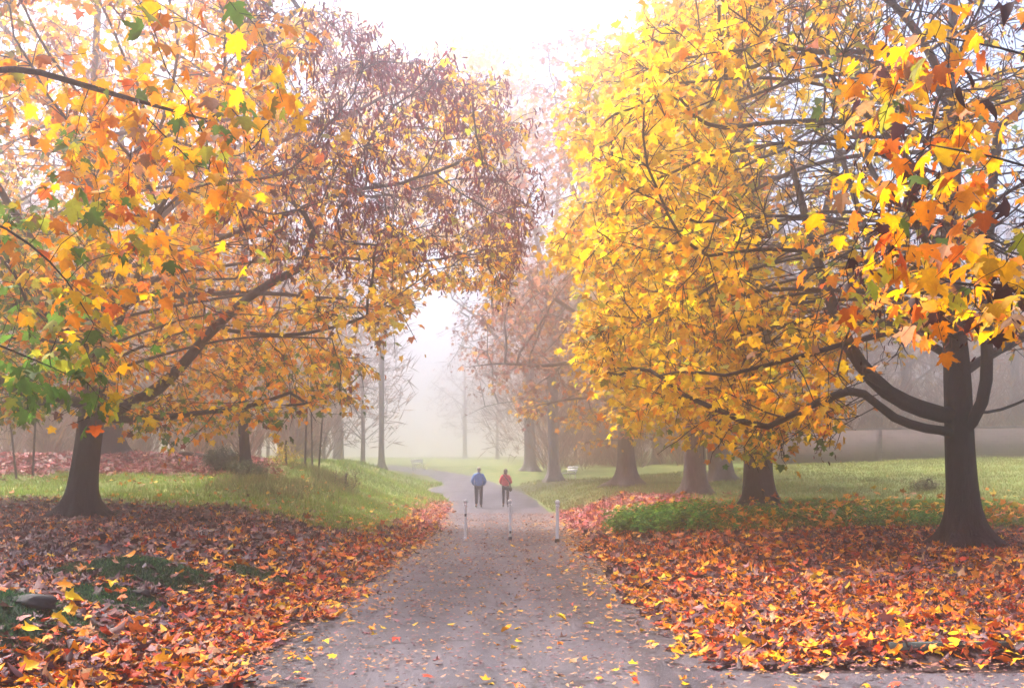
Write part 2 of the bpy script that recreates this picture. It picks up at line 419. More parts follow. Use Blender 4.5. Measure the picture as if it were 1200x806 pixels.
def frames(axis, up):
    """rotation matrices (n,3,3): columns x,y,z with y along the leaf axis"""
    y = axis / (np.linalg.norm(axis, axis=1)[:, None] + 1e-9)
    z = up - y * (up * y).sum(1)[:, None]; z /= np.linalg.norm(z, axis=1)[:, None] + 1e-9
    x = np.cross(y, z)
    return np.stack([x, y, z], -1)
def cloud(name, P, Rm, S, C, templates):
    """many leaves as one mesh, colour per leaf"""
    n = len(P); which = np.random.default_rng(n).integers(0, len(templates), n)
    Vs, Ls, Ss, Cs = [], [], [], []; off = 0
    for k, (V, F) in enumerate(templates):
        idx = np.nonzero(which == k)[0]
        if not len(idx): continue
        W = np.einsum('nij,vj->nvi', Rm[idx], V) * S[idx][:, None, None] + P[idx][:, None, :]
        nv = len(V); fl = np.concatenate([np.array(f) for f in F]); fs = np.array([len(f) for f in F])
        base = off + np.arange(len(idx)) * nv
        Ls.append((base[:, None] + fl[None, :]).ravel()); Ss.append(np.tile(fs, len(idx)))
        tipw = np.clip((np.hypot(V[:, 0], V[:, 1] - .35) - .35) / .4, 0, 1)
        amt = np.random.default_rng(len(idx) + k).uniform(0, 1, len(idx)) ** 2
        tone = 1 - amt[:, None, None] * tipw[None, :, None] * np.array([.18, .42, .45])
        Vs.append(W.reshape(-1, 3)); Cs.append((C[idx][:, None, :] * tone).reshape(-1, 3)); off += nv * len(idx)
    return raw_mesh(name, np.concatenate(Vs), np.concatenate(Ls), np.concatenate(Ss), np.concatenate(Cs))
_tm = {}
def single_meshes(key, templates, mat):
    if key not in _tm:
        out = []
        for k, (V, F) in enumerate(templates):
            me = raw_mesh('leaf', V, [i for f in F for i in f], [len(f) for f in F], V); me.materials.append(mat); out.append(me)
        _tm[key] = out
    return _tm[key]
def pick(palette, n, rs):
    w_ = np.array([p[1] for p in palette], float); w_ /= w_.sum()
    c = np.array([p[0] for p in palette], float)[rs.choice(len(palette), n, p=w_)]
    c = c * rs.uniform(.75, 1.15, (n, 1)) * rs.uniform(.9, 1.1, (n, 3))
    return np.clip(c, 0, .95)

# ------------------------------------------------------------------ tree growth
def resample(pts, step):
    pts = np.asarray(pts, float); out = [pts[0]]
    # smooth the polyline first
    for _ in range(2):
        q = [pts[0]]
        for a, b in zip(pts[:-1], pts[1:]): q += [a * .75 + b * .25, a * .25 + b * .75]
        q.append(pts[-1]); pts = np.array(q)
    L = np.concatenate([[0], np.cumsum(np.linalg.norm(np.diff(pts, axis=0), axis=1))])
    n = max(2, int(L[-1] / step) + 1); t = np.linspace(0, L[-1], n)
    return np.stack([np.interp(t, L, pts[:, k]) for k in range(3)], -1)

def grow(paths, attr, step=.45, kill=.7, infl=4.0, maxit=90, inertia=.45, trop=(0, 0, .05), rs=None):
    """space colonization from given trunk and limb paths towards the attractors"""
    P, par, own = [], [], []
    for k, pts in enumerate(paths):
        pts = resample(pts, step)
        if k == 0: prev = -1; start = 0
        else:
            d = np.linalg.norm(np.array(P) - pts[0], axis=1); prev = int(d.argmin()); start = 1
        for p in pts[start:]:
            P.append(p); par.append(prev); own.append(k); prev = len(P) - 1
    nseed = len(P); cap = 40000
    X = np.zeros((cap, 3)); X[:nseed] = P; n = nseed
    par = list(par); own = list(own)
    A = attr.copy(); nd = np.full(len(A), 1e9); ni = np.zeros(len(A), int)
    def upd(lo, hi):
        nonlocal nd, ni
        for s in range(lo, hi, 256):
            e = min(hi, s + 256)
            D = np.linalg.norm(A[:, None, :] - X[None, s:e, :], axis=2); j = D.argmin(1); dm = D[np.arange(len(A)), j]
            b = dm < nd; nd[b] = dm[b]; ni[b] = j[b] + s
    first = 0
    trunk_skip = [i for i in range(nseed) if own[i] == 0 and i < nseed]
    upd(0, n)
    for it in range(maxit):
        alive = nd > kill; A = A[alive]; nd = nd[alive]; ni = ni[alive]
        if len(A) == 0: break
        act = nd < infl
        if not act.any():
            infl *= 1.6
            if infl > 60: break
            continue
        ids = np.unique(ni[act]); dsum = np.zeros((n, 3)); v = A[act] - X[ni[act]]; v /= np.linalg.norm(v, axis=1)[:, None]
        np.add.at(dsum, ni[act], v)
        lo = n
        for i in ids:
            d = dsum[i]; d = d / (np.linalg.norm(d) + 1e-9)
            if par[i] >= 0 and i >= nseed:
                q = X[i] - X[par[i]]; d = d + inertia * q / (np.linalg.norm(q) + 1e-9)
            d = d + np.array(trop) + rs.normal(0, .16, 3); d /= np.linalg.norm(d)
            if n < cap:
                X[n] = X[i] + d * step; par.append(int(i)); own.append(-1); n += 1
        upd(lo, n)
    X = X[:n]; par = np.array(par); own = np.array(own)
    return X, par, own, nseed

def twiglets(X, par, own, rs, per=1.8, length=.26, seg=2, below=30, droop=.05):
    """side twigs on every thin branch"""
    n = len(X); cnt = np.ones(n)
    for i in range(n - 1, 0, -1):
        if par[i] >= 0: cnt[par[i]] += cnt[i]
    ids = np.nonzero((cnt <= below) & (own < 0))[0]
    ids = np.repeat(ids, rs.poisson(per, len(ids))); m = len(ids)
    d = X[ids] - X[par[ids]]; d /= np.linalg.norm(d, axis=1)[:, None] + 1e-9
    r = rs.normal(0, 1, (m, 3)) * np.array([1, 1, .55]); r -= d * (r * d).sum(1)[:, None]; r /= np.linalg.norm(r, axis=1)[:, None] + 1e-9
    v = d * .75 + r * rs.uniform(.5, 1.1, (m, 1)); v /= np.linalg.norm(v, axis=1)[:, None]
    L = length * rs.uniform(.5, 1.3, (m, 1)); prev = ids; P0 = X[ids]; XX = [X]; pp = [par]; oo = [own]; base = n
    for k in range(seg):
        v = v + rs.normal(0, .2, (m, 3)) + np.array([0, 0, -droop]); v /= np.linalg.norm(v, axis=1)[:, None]
        P0 = P0 + v * L; XX.append(P0); pp.append(prev); oo.append(np.full(m, -1)); prev = base + np.arange(m); base += m
    return np.concatenate(XX), np.concatenate(pp), np.concatenate(oo)

def tree_parts(root, X, par, own, R0, mats, rmin=.006, expo=.47, flare=1.5, seed=0, limb_r={}):
    """turn the grown skeleton into trunk, limb and twig meshes under root"""
    n = len(X); cnt = np.ones(n); depth = np.zeros(n)
    kids = [[] for _ in range(n)]
    for i in range(n - 1, 0, -1):
        if par[i] >= 0: cnt[par[i]] += cnt[i]
    for i in range(1, n):
        if par[i] >= 0: kids[par[i]].append(i)
    rad = np.maximum(rmin, R0 * (cnt / cnt[0]) ** expo)
    rad = np.where(cnt < 6, np.maximum(rmin, rad * .6), rad)
    seg = []
    def chain(start):
        c = [start]
        while kids[c[-1]]:
            ks = kids[c[-1]]
            same = [k for k in ks if own[k] == own[c[-1]] and own[k] >= 0]
            nxt = same[0] if same else max(ks, key=lambda k: cnt[k])
            if own[c[-1]] >= 0 and not same:
                pass
            c.append(nxt)
        return c
    used = np.zeros(n, bool); stack = [0]; chains = []
    while stack:
        s = stack.pop(); c = chain(s)
        for k in c: used[k] = True
        chains.append(c)
        cs = set(c)
        for k in c:
            for q in kids[k]:
                if q not in cs: stack.append(q)
    tw = MB(); rs = np.random.default_rng(seed)
    limbs = []
    for c in chains:
        p0 = par[c[0]]
        pts = [X[p0]] + [X[k] for k in c] if p0 >= 0 else [X[k] for k in c]
        r = [min(rad[p0], rad[c[0]] * 1.15)] + [rad[k] for k in c] if p0 >= 0 else [rad[k] for k in c]
        pts = np.array(pts); r = np.array(r)
        if len(pts) < 2: continue
        # smooth radius
        for _ in range(2): r[1:-1] = (r[:-2] + 2 * r[1:-1] + r[2:]) / 4
        k = own[c[0]]
        if k > 0: r = r * np.linspace(1, .72, len(r))
        if k in limb_r: r = np.maximum(r, np.linspace(limb_r[k][0], limb_r[k][1], len(r)))
        r[-1] = rmin * .6
        if k == 0:
            sides = 26; z0 = pts[0][2]
            L = np.linalg.norm(pts - pts[0], axis=1)
            # denser rings near the ground for the root flare
            t = np.concatenate([np.linspace(0, 1.6, 12), np.arange(2.0, L[-1], .4), [L[-1]]]); t = t[t <= L[-1]]
            pp = np.stack([np.interp(t, L, pts[:, q]) for q in range(3)], -1); rr = np.interp(t, L, r)
            h = t
            rr = np.where(h < 3.2, np.maximum(rr, R0 * (1 - .05 * h)), rr)
            a = np.arange(sides) / sides * 2 * math.pi
            ph = rs.uniform(0, 6.28, 4)
            lob = .5 + .5 * np.cos(5 * a[None, :] + ph[0] + .6 * np.sin(2 * a[None, :] + ph[1]))
            hh = np.maximum(h[:, None] - .3, 0); wob = 1 + flare * .85 * np.exp(-hh / .28) * (.12 + .88 * lob ** 1.8) + .36 * (flare / 1.5) * np.exp(-hh / .95) + .05 * np.cos(7 * a[None, :] + ph[2] + h[:, None]) + .03 * np.cos(13 * a[None, :] + ph[3])
            mb = MB(); mb.tube(pp, rr, sides, True, wob)
            link('trunk', mb.mesh('trunk'), mats, root, True)
        elif k > 0 and R0 > .12:
            mb = MB(); mb.tube(pts, r, 10, True, 1 + .06 * rs.normal(0, 1, (len(pts), 10)))
            link('limb', mb.mesh('limb'), mats, root, True)
        else:
            rm = r.max(); tw.tube(pts, r, 7 if rm > .05 else (5 if rm > .02 else 3), False)
    if tw.n:
        o = link('twigs', tw.mesh('twigs'), mats, root, True); o['kind'] = 'stuff'
    return rad, cnt, kids

def leaves_on(X, par, cnt, rs, per, spread, size, thin=5, centre=None, droop=(.25, 1.0), extra=None):
    """leaf positions, frames, sizes round the thin outer twigs"""
    ids = np.nonzero(cnt <= thin)[0]
    rep = rs.poisson(per, len(ids)); ids = np.repeat(ids, rep); n = len(ids)
    d = X[ids] - X[np.maximum(par[ids], 0)]; d /= np.linalg.norm(d, axis=1)[:, None] + 1e-9
    off = rs.normal(0, 1, (n, 3)) * np.array([1, 1, .75]) * spread
    P = X[ids] + off - d * rs.uniform(0, .4, (n, 1))
    ax = off / (np.linalg.norm(off, axis=1)[:, None] + 1e-9) * .8 + d * .5 + rs.normal(0, .35, (n, 3)); ax[:, 2] = ax[:, 2] * .5 - rs.uniform(droop[0], droop[1], n)
    up = np.array([0, 0, 1.0]) + rs.normal(0, .45, (n, 3)) + off / (np.linalg.norm(off, axis=1)[:, None] + 1e-9) * .7
    S = size * rs.uniform(.6, 1.25, n)
    return P, frames(ax, up), S, ids

def foliage(root, P, Rm, S, C, templates, key='mid', singles=300, mat_many=None, mat_one=None, one_templates=None):
    """the 300 leaves that show largest become leaf parts, the rest one mass"""
    px, py = proj(P); d = np.maximum(P[:, 1], .3)
    show = S / d * FPX
    inside = (px > 4) & (px < 1196) & (py > 4) & (py < 800) & (P[:, 1] > 1)
    score = np.where(inside, show, -1)
    idx = np.argsort(-score)[:singles]; idx = idx[score[idx] > 7]
    mask = np.ones(len(P), bool); mask[idx] = False
    if mask.any():
        o = link('foliage', cloud('foliage', P[mask], Rm[mask], S[mask], C[mask], templates), mat_many or M['leaf'], root); o['kind'] = 'stuff'; o.matrix_parent_inverse = Matrix.Translation(-root.location)
    ms = single_meshes(key, one_templates or templates, mat_one or M['leaf_one'])
    for q, i in enumerate(idx):
        o = bpy.data.objects.new('leaf', ms[q % len(ms)]); COL.objects.link(o); o.parent = root
        m4 = Matrix([list(Rm[i][r] * S[i]) + [P[i][r]] for r in range(3)] + [[0, 0, 0, 1]])
        o.matrix_local = root.matrix_basis.inverted() @ m4
        o.color = (*C[i], 1)

def keys(root, P, rs, n_each, size, col, name='seed_cluster'):
    n = len(P) * n_each; Q = np.repeat(P, n_each, 0) + rs.normal(0, 1, (n, 3)) * np.array([.09, .09, .11])
    ax = rs.normal(0, .55, (n, 3)) + np.array([0, 0, 1.0]); up = rs.normal(0, 1, (n, 3)); up[:, 1] -= .4
    C = np.array(col) * rs.uniform(.6, 1.5, (n, 1)) * rs.uniform(.85, 1.15, (n, 3))
    o = link(name, cloud(name, Q, frames(ax, up), size * rs.uniform(.7, 1.3, n), np.clip(C, 0, .9), T_KEY), M['leaf'], root); o['kind'] = 'stuff'; o.matrix_parent_inverse = Matrix.Translation(-root.location)

def inpoly(px, py, poly):
    x = np.asarray(px); y = np.asarray(py); r = np.zeros(x.shape, bool); n = len(poly); j = n - 1
    for i in range(n):
        xi, yi = poly[i]; xj, yj = poly[j]
        c = ((yi > y) != (yj > y)) & (x < (xj - xi) * (y - yi) / (yj - yi + 1e-9) + xi); r ^= c; j = i
    return r

def crown_points(n, centre, rad, zr, poly, rs, shell=.55, lower=0.0):
    """attractor points in an ellipsoid of real depth, kept to the crown's outline"""
    out = []; tot = 0
    while tot < n:
        u = rs.normal(0, 1, (6000, 3)); u /= np.linalg.norm(u, axis=1)[:, None]
        t = rs.uniform(0, 1, (6000, 1)) ** (1 / 3 * (1 - shell) + .02); t = np.maximum(t, rs.uniform(.2, 1, (6000, 1)) * t)
        p = u * t * np.array([rad[0], rad[1], (zr[1] - zr[0]) / 2]) + np.array([centre[0], centre[1], (zr[0] + zr[1]) / 2])
        # flat layered sprays with gaps between clumps
        p[:, 2] -= .34 * np.sin(p[:, 2] * 4.2 + 2.5 * wavy(p[:, 0], p[:, 1], .35, 2, 14))
        px, py = proj(p)
        jx = 26 * wavy(px / 40, py / 40, 1.0, 3, 18); jy = 18 * wavy(px / 40, py / 40, 1.0, 3, 22)
        clump = wavy(p[:, 0] + p[:, 2] * .8, p[:, 1] - p[:, 2] * .9, .75, 3, 27)
        m = inpoly(px + jx, py + jy, poly) if poly is not None else np.ones(len(p), bool)
        m &= (p[:, 1] > 3) & (clump > -.32)
        out.append(p[m]); tot += int(m.sum())
        if sum(len(q) for q in out) == 0 and len(out) > 30: break
    return np.concatenate(out)[:n]

# palettes (linear albedo)
YEL = ((.94, .54, .002), 1); LEM = ((.94, .68, .006), 1); ORA = ((.94, .33, .002), 1); DOR = ((.65, .14, .012), 1)
GRE = ((.10, .22, .03), 1); LIM = ((.38, .40, .03), 1); BRO = ((.16, .055, .05), 1); TAN = ((.48, .26, .14), 1); DRK = ((.05, .022, .03), 1)
def pal(**k): return [(globals()[n][0], w_) for n, w_ in k.items()]

# ================================================================== the great left tree
def left_tree():
    rs = np.random.default_rng(21); D = 25.0
    bx, by = ground_at(97, 607); D = by; bz = tz(bx, by)
    root = empty('maple_tree', (bx, by, bz)); tag(root, 'big dark trunked maple on the left bank with orange leaves and brown seed bunches', 'tree')
    A = lambda px, py, dd=0: at(px, py, D + dd)
    trunk = [np.array([bx, by, bz - .25]), np.array([bx, by, bz + .3]), A(98, 560), A(108, 490), A(112, 400, .3), A(110, 300, .5), A(106, 180, .3), A(112, 60, .6), A(120, -80, 0), A(130, -190, .5)]
    paths = [trunk,
        [A(104, 500), A(140, 478, -.3), A(190, 455, -.8), A(225, 415, -1.2), A(250, 385, -1.4), A(300, 340, -2), A(360, 310, -2.5)],
        [A(104, 490), A(160, 492, -.8), A(230, 484, -1.8), A(290, 478, -2.6), A(340, 460, -3.2)],
        [A(110, 400), A(150, 300, .8), A(200, 240, 1.6), A(260, 200, 2), A(340, 160, 2.5), A(420, 130, 2.6)],
        [A(112, 380), A(180, 330, -.6), A(240, 285, -1), A(310, 262, -1.6), A(400, 225, -2), A(470, 215, -2.5)],
        [A(108, 300), A(160, 200, -1), A(230, 120, -2.4), A(300, 60, -3.2), A(350, 10, -4)],
        [A(104, 470), A(60, 470, -.8), A(10, 452, -2.5), A(-60, 420, -4)],
        [A(110, 420), A(70, 330, -2), A(10, 240, -4), A(-50, 140, -6)],
        [A(112, 440), A(140, 380, -2.6), A(170, 300, -5.5), A(190, 240, -8)],
        [A(104, 470), A(120, 430, -2.5), A(100, 400, -6), A(60, 380, -9)],
        [A(110, 330), A(130, 220, 3), A(150, 120, 6), A(170, 40, 8)],
        [A(108, 240), A(60, 120, 1.5), A(0, 20, 2), A(-80, -60, 3)],
        [A(250, 385, -1.4), A(330, 395, -2.6), A(390, 385, -3.4), A(430, 370, -3.6)]]
    rb = np.random.default_rng(611)
    for k in range(14):
        h = rb.uniform(3.2, 10); b_ = np.array([bx + .1, by, bz + h]); an = rb.uniform(-1.3, .7); L_ = rb.uniform(4.5, 8.5); v_ = np.array([math.cos(an), math.sin(an), 0])
        paths.append([b_, b_ + v_ * L_ * .3 + np.array([0, 0, .5]), b_ + v_ * L_ * .65 + np.array([0, 0, .9]), b_ + v_ * L_ + np.array([0, 0, .7])])
    poly = [(-260, -420), (300, -420), (330, -60), (350, 10), (450, 50), (545, 85), (590, 130), (605, 190), (642, 240), (610, 290), (622, 325), (596, 372), (560, 345), (500, 350),
            (450, 395), (425, 445), (405, 500), (375, 515), (300, 500), (250, 540), (200, 515), (130, 478), (60, 485), (28, 508), (0, 480), (-260, 480)]
    at_ = crown_points(5000, (bx + .5, by - .5), (11.8, 11.0), (1.9, 17.0), poly, rs)
    X, par, own, ns = grow(paths, at_, .45, .62, 4.0, 80, rs=rs)
    X, par, own = twiglets(X, par, own, rs, 2.1, 0.27)
    rad, cnt, kids = tree_parts(root, X, par, own, .29, M['bark'], .0092, .46, seed=2, flare=2.3, limb_r={1: (.17, .04), 2: (.10, .02), 3: (.10, .02), 4: (.085, .015), 5: (.09, .015), 6: (.15, .06), 12: (.05, .012), **{k_: (.045, .010) for k_ in range(13, 27)}})
    for o in root.children: o.matrix_parent_inverse = Matrix.Translation((-bx, -by, -bz))
    P, Rm, S, ids = leaves_on(X, par, cnt, rs, 3.3, .17, .15, 2)
    px, py = proj(P); n = len(P)
    key_zone = ss(230, 420, px) * ss(350, 190, py - (px - 300) * .35 * 0) * .85
    near_low = ss(300, 420, py) * ss(430, 330, px)
    green_zone = np.clip(ss(180, 40, px) * ss(120, 260, py) * .35 + ss(430, 500, py) * .28 + ss(300, 420, py) * .10 + ss(-8.5, -11, P[:, 1] - by) * .15 * ss(200, 60, px), 0, .6)
    gap = ss(-.2, .4, wavy(px / 45, py / 45, 1.0, 2, 12))
    fork = ss(100, 130, px) * ss(300, 250, px) * ss(370, 400, py) * ss(500, 480, py) * (P[:, 1] < by) * .6
    keep = rs.uniform(0, 1, n) > np.clip(key_zone * .70 + gap * .25 * ss(300, 450, px) + fork + .2 * gap + .38 * ss(330, 240, px) * ss(240, 120, py), 0, .95)
    C = np.where((ss(250, 480, px) > rs.uniform(0, 1, n))[:, None], pick(pal(YEL=5, ORA=2.0, LEM=2.5, BRO=.6, LIM=.6), n, rs), pick(pal(YEL=5, ORA=4, DOR=.7, BRO=.4, TAN=.2, LIM=.5), n, rs))
    C = np.where((green_zone > rs.uniform(0, 1, n))[:, None], pick(pal(GRE=4, LIM=1.6), n, rs), C)
    foliage(root, P[keep], Rm[keep], S[keep], C[keep], T_MID, 'mid_tree')
    kz = np.nonzero((cnt <= 1))[0]; kx, ky = proj(X[kz])
    pz = ss(240, 400, kx) * ss(360, 230, ky) * .85 + .12 * ss(380, 250, ky) + .25 * ss(560, 600, kx)
    kz = kz[rs.uniform(0, 1, len(kz)) < pz]
    keys(root, X[kz] - np.array([0, 0, .1]), rs, 14, .14, (.14, .020, .034))
    return root
TREES = []
left_tree()

# ================================================================== the great right tree
def right_tree():
    rs = np.random.default_rng(34)
    bx, by = ground_at(1131, 643); D = by; bz = tz(bx, by)
    root = empty('maple_tree', (bx, by, bz)); tag(root, 'spreading dark trunked maple on the right with low sweeping limbs and yellow leaves', 'tree')
    A = lambda px, py, dd=0: at(px, py, D + dd)
    trunk = [np.array([bx, by, bz - .25]), np.array([bx, by, bz + .3]), A(1129, 590), A(1124, 520), A(1122, 460), A(1120, 400, .3), A(1112, 320, .4), A(1118, 220, .4), A(1112, 100, .6), A(1120, -30, .5), A(1125, -180, .5)]
    paths = [trunk,
        [A(1122, 490), A(1085, 482, -.2), A(1040, 462, -.4), A(1005, 425, -.6), A(985, 385, -.8), A(965, 330, -.6), A(945, 260, -.2), A(925, 180, .2)],
        [A(1122, 505), A(1085, 503, -.4), A(1045, 490, -.8), A(1020, 465, -1), A(1000, 455, -1.3), A(960, 470, -1.8), A(900, 500, -2.4)],
        [A(1124, 515), A(1150, 480, -.4), A(1158, 430, -.5), A(1155, 360, -.4), A(1160, 250, -.8), A(1170, 150, -1)],
        [A(1155, 375, -.5), A(1110, 380, -1.4), A(1060, 385, -2.2), A(1000, 400, -3), A(930, 420, -3.6), A(850, 440, -4)],
        [A(1118, 220), A(1090, 160, -1), A(1020, 145, -2), A(940, 140, -2.8), A(850, 150, -3.2)],
        [A(1112, 130), A(1080, 70, -1), A(1010, 60, -2), A(930, 62, -2.6), A(850, 90, -2.5)],
        [A(1116, 300), A(1050, 240, .8), A(1020, 200, 1.4), A(990, 130, 2), A(960, 40, 2.6)],
        [A(1120, 420), A(1080, 400, 1), A(1040, 340, 2), A(1010, 260, 3), A(985, 180, 4)],
        [A(1122, 440), A(1170, 410, 1), A(1230, 380, 2.5), A(1300, 350, 4)],
        [A(1122, 480), A(1160, 485, .5), A(1200, 470, 1), A(1260, 440, 2)],
        [A(1120, 400), A(1110, 350, -3), A(1090, 290, -5.5), A(1060, 240, -7.5)],
        [A(1118, 380), A(1080, 330, -2), A(1000, 300, -3.6), A(900, 290, -4.4), A(830, 300, -4.6)],
        [A(1114, 250), A(1060, 180, -2.5), A(1000, 120, -4.5), A(950, 60, -5.5)]]
    rb = np.random.default_rng(612)
    for k in range(22):
        h = rb.uniform(3.9, 10); b_ = np.array([bx - .1, by, bz + h]); an = math.pi + rb.uniform(-.9, 1.2); L_ = rb.uniform(4, 7.5); v_ = np.array([math.cos(an), math.sin(an), 0])
        paths.append([b_, b_ + v_ * L_ * .3 + np.array([0, 0, .45]), b_ + v_ * L_ * .65 + np.array([0, 0, .6]), b_ + v_ * L_ + np.array([0, 0, .1])])
    poly = [(800, -420), (790, -20), (760, 40), (710, 110), (700, 190), (715, 240), (690, 290), (715, 335), (690, 400), (683, 455), (722, 515), (790, 555), (850, 572), (905, 545), (985, 508),
            (1010, 470), (1030, 420), (1100, 400), (1250, 430), (1400, 430), (1400, -420)]
    at_ = crown_points(4600, (bx + .3, by - .6), (9.6, 9.4), (.9, 14.5), poly, rs)
    X, par, own, ns = grow(paths, at_, .42, .58, 3.6, 80, rs=rs)
    X, par, own = twiglets(X, par, own, rs, 2.2, 0.25)
    rad, cnt, kids = tree_parts(root, X, par, own, .26, M['bark'], .0092, .47, seed=4, flare=2.6, limb_r={1: (.18, .05), 2: (.10, .02), 3: (.13, .04), 4: (.085, .012), 5: (.07, .012), 6: (.06, .012), 7: (.07, .02), 8: (.075, .02), 9: (.1, .03), 12: (.055, .012), **{k_: (.045, .010) for k_ in range(14, 36)}})
    for o in root.children: o.matrix_parent_inverse = Matrix.Translation((-bx, -by, -bz))
    P, Rm, S, ids = leaves_on(X, par, cnt, rs, 2.5, .17, .148, 2)
    px, py = proj(P); n = len(P)
    gap = ss(-.25, .35, wavy(px / 60, py / 60, 1.0, 2, 8)); thin = np.clip(ss(830, 960, px) * ss(430, 340, py) * (.50 + .4 * gap) + ss(380, 440, py) * ss(960, 1020, px) * .8 + .3 * gap * ss(700, 760, px), 0, .92)
    keep = rs.uniform(0, 1, n) > thin
    C = np.where((ss(760, 980, px) > rs.uniform(0, 1, n))[:, None], pick(pal(YEL=6, LEM=1, ORA=2.2, DOR=.3, LIM=.9, TAN=.2), n, rs), pick(pal(YEL=6, LEM=3, ORA=1.2, LIM=.8), n, rs))
    g = ss(480, 530, py) * .3 + ss(900, 1000, px) * ss(420, 330, py) * .12
    C = np.where((g > rs.uniform(0, 1, n))[:, None], pick(pal(GRE=3, LIM=3), n, rs), C)
    foliage(root, P[keep], Rm[keep], S[keep], C[keep], T_MID, 'mid_tree')
    kz = np.nonzero((cnt <= 1))[0]; kx, ky = proj(X[kz]); pz = ss(800, 880, kx) * ss(120, 40, ky) * .55 + .07
    kz = kz[rs.uniform(0, 1, len(kz)) < pz]
    keys(root, X[kz] - np.array([0, 0, .1]), rs, 10, .075, (.13, .045, .045))
right_tree()

# ================================================================== overhanging near trees (trunks just outside the frame)
def overhang(base, label, limbs, boxes, n_attr, palette, seed, size, n_keys, top=7.5, per=2.2, shrivel=0.0):
    rs = np.random.default_rng(seed); bx, by = base; bz = tz(bx, by)
    root = empty('maple_tree', (bx, by, bz)); tag(root, label, 'tree')
    trunk = [np.array([bx, by, bz - .2]), np.array([bx, by, bz + .3]), np.array([bx * 1.01, by, bz + 2]), np.array([bx * 1.03, by + .1, bz + 4.5]), np.array([bx * 1.05, by + .2, bz + top])]
    paths = [trunk] + [[np.array(p, float) for p in l] for l in limbs]
    at_ = []
    for (a, b, k) in boxes:
        at_.append(rs.uniform(0, 1, (k, 3)) * (np.array(b) - np.array(a)) + np.array(a))
    for _ in range(1):   # upper crown, unseen above the frame, enlarged to shade the near air
        u = rs.normal(0, 1, (n_attr, 3)); u /= np.linalg.norm(u, axis=1)[:, None]
        q = u * np.array([5.2, 5.4, 2.6]) * rs.uniform(.3, 1, (n_attr, 1)) ** .6 + np.array([bx * .95, by + 1.0, bz + top + 2.2])
        q = q[q[:, 2] > CAM_H + .52 * q[:, 1] + .6]
        at_.append(q)
    at_ = np.concatenate(at_)
    X, par, own, ns = grow(paths, at_, .2, .26, 1.6, 70, rs=rs, trop=(0, 0, -.02))
    X, par, own = twiglets(X, par, own, rs, .8, .12)
    rad, cnt, kids = tree_parts(root, X, par, own, .17, M['bark'], .0028, .66, seed=seed)
    for o in root.children: o.matrix_parent_inverse = Matrix.Translation((-bx, -by, -bz))
    P, Rm, S, ids = leaves_on(X, par, cnt, rs, per, .09, size, 2, droop=(.3, 1.1))
    C = palette(P, rs)
    d = (C.sum(1) < .2)
    foliage(root, P[~d], Rm[~d], S[~d], C[~d], T_HI, 'hi_tree', 300)
    if d.any():
        o = link('shrivelled_foliage', cloud('shrivelled_foliage', P[d], Rm[d], S[d] * .85, C[d], T_CRUMP), M['leaf'], root); o['kind'] = 'stuff'; o.matrix_parent_inverse = Matrix.Translation(-root.location)
    if n_keys:
        kz = np.nonzero(cnt <= 3)[0]; kz = kz[rs.uniform(0, 1, len(kz)) < n_keys]
        keys(root, X[kz] - np.array([0, 0, .08]), rs, 8, .05, (.07, .025, .035))
def pal_right(P, rs):
    n = len(P); return pick(pal(YEL=4.5, ORA=4.2, DOR=1.2, TAN=1.0, LIM=.8, GRE=.4, DRK=2.0), n, rs)
def pal_left(P, rs):
    n = len(P); px, py = proj(P)
    c = pick(pal(YEL=4.5, ORA=4, DOR=.7, TAN=.3, LIM=.8, GRE=.5), n, rs)
    g = ss(140, 40, px) * ss(110, 220, py) * .6 + ss(360, 430, py) * .5
    return np.where((g > rs.uniform(0, 1, n))[:, None], pick(pal(GRE=5, LIM=2), n, rs), c)
a = lambda px, py, d: at(px, py, d)
overhang((6.4, 5.6), 'maple leaning in at the top right corner with large orange and brown leaves',
    [[(6.45, 5.6, 2.9), a(1330, 250, 5.6), a(1200, 190, 6.0), a(1090, 170, 6.4)],
     [(6.45, 5.6, 2.4), a(1330, 390, 6.2), a(1200, 340, 6.8), a(1110, 330, 7.2)],
     [(6.5, 5.6, 3.8), a(1350, 120, 6.0), a(1200, 60, 6.4), a(1080, 40, 6.8)]],
    [(a(1090, 395, 7.0), a(1260, 290, 7.0) + np.array([0, 1.2, 0]), 34), (a(1035, 330, 5.8), a(1240, 150, 5.8) + np.array([0, 1.4, 0]), 62), (a(1070, 190, 6.0), a(1250, -30, 6.0) + np.array([0, 1.6, 0]), 62)],
    900, pal_right, 51, .128, .25, 7.5, 2.1)
overhang((-6.6, 7.0), 'maple leaning in from the left edge with large green and orange leaves close by',
    [[(-6.65, 7.0, 3.0), a(-180, 260, 7.6), a(-40, 240, 8.2), a(60, 300, 8.6), a(110, 380, 8.8)],
     [(-6.7, 7.0, 3.9), a(-180, 130, 8.0), a(0, 70, 8.8), a(130, 110, 9.4), a(240, 140, 9.8)],
     [(-6.65, 7.0, 2.6), a(-170, 390, 8.2), a(-60, 380, 8.8), a(60, 430, 9.4)]],
    [(a(-60, 440, 8.3), a(130, 200, 8.3) + np.array([0, 1.4, 0]), 80), (a(-40, 210, 8.8), a(290, 10, 8.8) + np.array([0, 1.8, 0]), 72), (a(60, 330, 9.6), a(260, 150, 9.6) + np.array([0, 1.4, 0]), 44), (a(-40, 490, 8.6), a(100, 400, 8.6) + np.array([0, 1.0, 0]), 24), (a(70, 25, 6.2), a(300, -60, 6.2) + np.array([0, .8, 0]), 30)],
    900, pal_left, 62, .125, 0, 7.5, 2.0)

